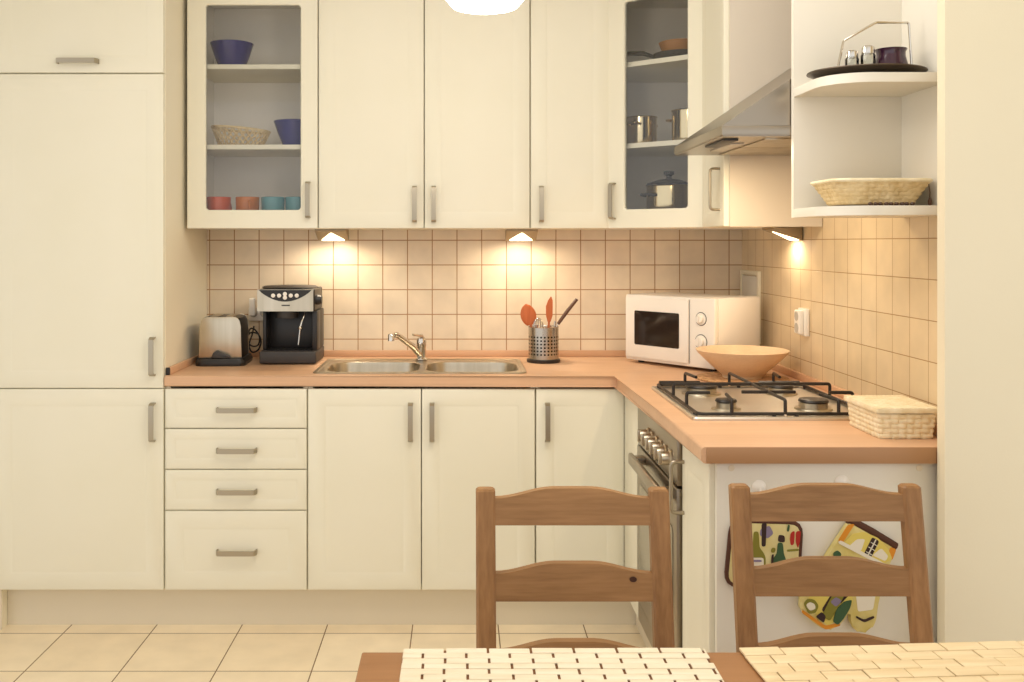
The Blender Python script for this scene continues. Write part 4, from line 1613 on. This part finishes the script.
def placemat(loc, rotz, w, d, lx, ly, gx, m, label, jit, th=.004):
    t = thing('placemat', label, 'place mat', loc, rotz, 'woven place mats on the table')
    bm = new()
    box(bm, .004, w - .004, -d + .004, -.004, .0003, .0015)
    obj('backing', bm, THREAD, t)
    bm = new()
    rows = int(d / ly)
    for j in range(rows):
        x = -lx / 2 if j % 2 else 0
        y1 = -j * ly
        off = random.uniform(-jit, jit)
        while x < w - .003:
            a, b = max(x + off, 0), min(x + lx + off, w)
            if b - a > .006:
                zt = th + random.uniform(-.0006, .0008)
                jy = random.uniform(-.4, .4) * jit * .3
                box(bm, a + gx, b - gx, y1 - ly + .0003 + jy, y1 - .0003 + jy, .0018, zt, .0009, 2)
            x += lx
    obj('chips', bm, m, t)
    return t


placemat((-.088, 1.536, TZ + .0003), 0, .472, .33, .0665, .0185, .0019, CHIPW, 'off-white place mat of woven chips in front of the chair by the oven', .0015)
placemat((.433, 1.532, TZ + .0003), math.radians(3.6), .47, .33, .064, .029, .0010, CHIPB, 'yellowish bamboo chip place mat in front of the chair by the end panel', .008, .0055)

# ------------------------------------------------------------------ pendant lamp
pl = P(485, 0, 2.35)
t = thing('pendant_lamp', 'white opal pendant lamp glowing at the top of the view', 'lamp', (pl.x, 2.35, 1.930))
bm = new()
lathe(bm, [(0, 0.0), (.05, .001), (.078, .008), (.095, .028), (.105, .07), (.10, .11), (.08, .15), (.03, .168), (.03, .17), (0, .17)], 40)
obj('shade', bm, OPAL, t)
bm = new()
tube(bm, [(0, 0, .17), (0, 0, .45), (0, 0, .69)], .004, 8)
obj('cord', bm, WHITEP, t)
bm = new()
lathe(bm, [(.05, .685), (.05, .70), (.03, .7195), (0, .7195)], 28)
obj('ceiling_rose', bm, WHITEP, t)

# ------------------------------------------------------------------ light
def area(loc, rot, sx, sy, e, col):
    ld = bpy.data.lights.new('area_light', 'AREA')
    ld.shape = 'RECTANGLE'
    ld.size, ld.size_y = sx, sy
    ld.energy = e
    ld.color = col
    o = bpy.data.objects.new('area_light', ld)
    COL.objects.link(o)
    o.location = loc
    o.rotation_euler = rot
    return o


#area((.1, -1.0, 1.9), (math.radians(80), 0, 0), 3.2, 1.6, 26, (1, .95, .87))
area((.1, 2.15, 2.58), (0, 0, 0), 1.8, 1.2, 17, (1, .99, .97))  # added fill light under the ceiling, out of view, with no fitting
hl = area((HX0 + .09, 2.89, HZ - .006), (0, 0, 0),   .03, .2, 3.0, (1, .78, .5))
w = bpy.data.worlds.new('World')
sc.world = w
w.use_nodes = True
w.node_tree.nodes['Background'].inputs[0].default_value = (.985, .97, .945, 1)
w.node_tree.nodes['Background'].inputs[1].default_value = 1.14

# ------------------------------------------------------------------ camera
cam = bpy.data.cameras.new('camera')
cam.sensor_width = 36
cam.lens = F / 1024 * 36
cam.shift_x = (512 - VX) / 1024
cam.shift_y = -(341 - VY) / 1024
cam.clip_start = 0.05
co = bpy.data.objects.new('camera', cam)
COL.objects.link(co)
co.location = (0, 0, EYE)
co.rotation_euler = (PI / 2, 0, 0)
sc.camera = co
sc.view_settings.view_transform = 'Standard'
sc.view_settings.look = 'None'
sc.view_settings.exposure = 0.0
sc.view_settings.gamma = 1.0
sc.view_settings.use_curve_mapping = False
sc.cycles.use_denoising = True
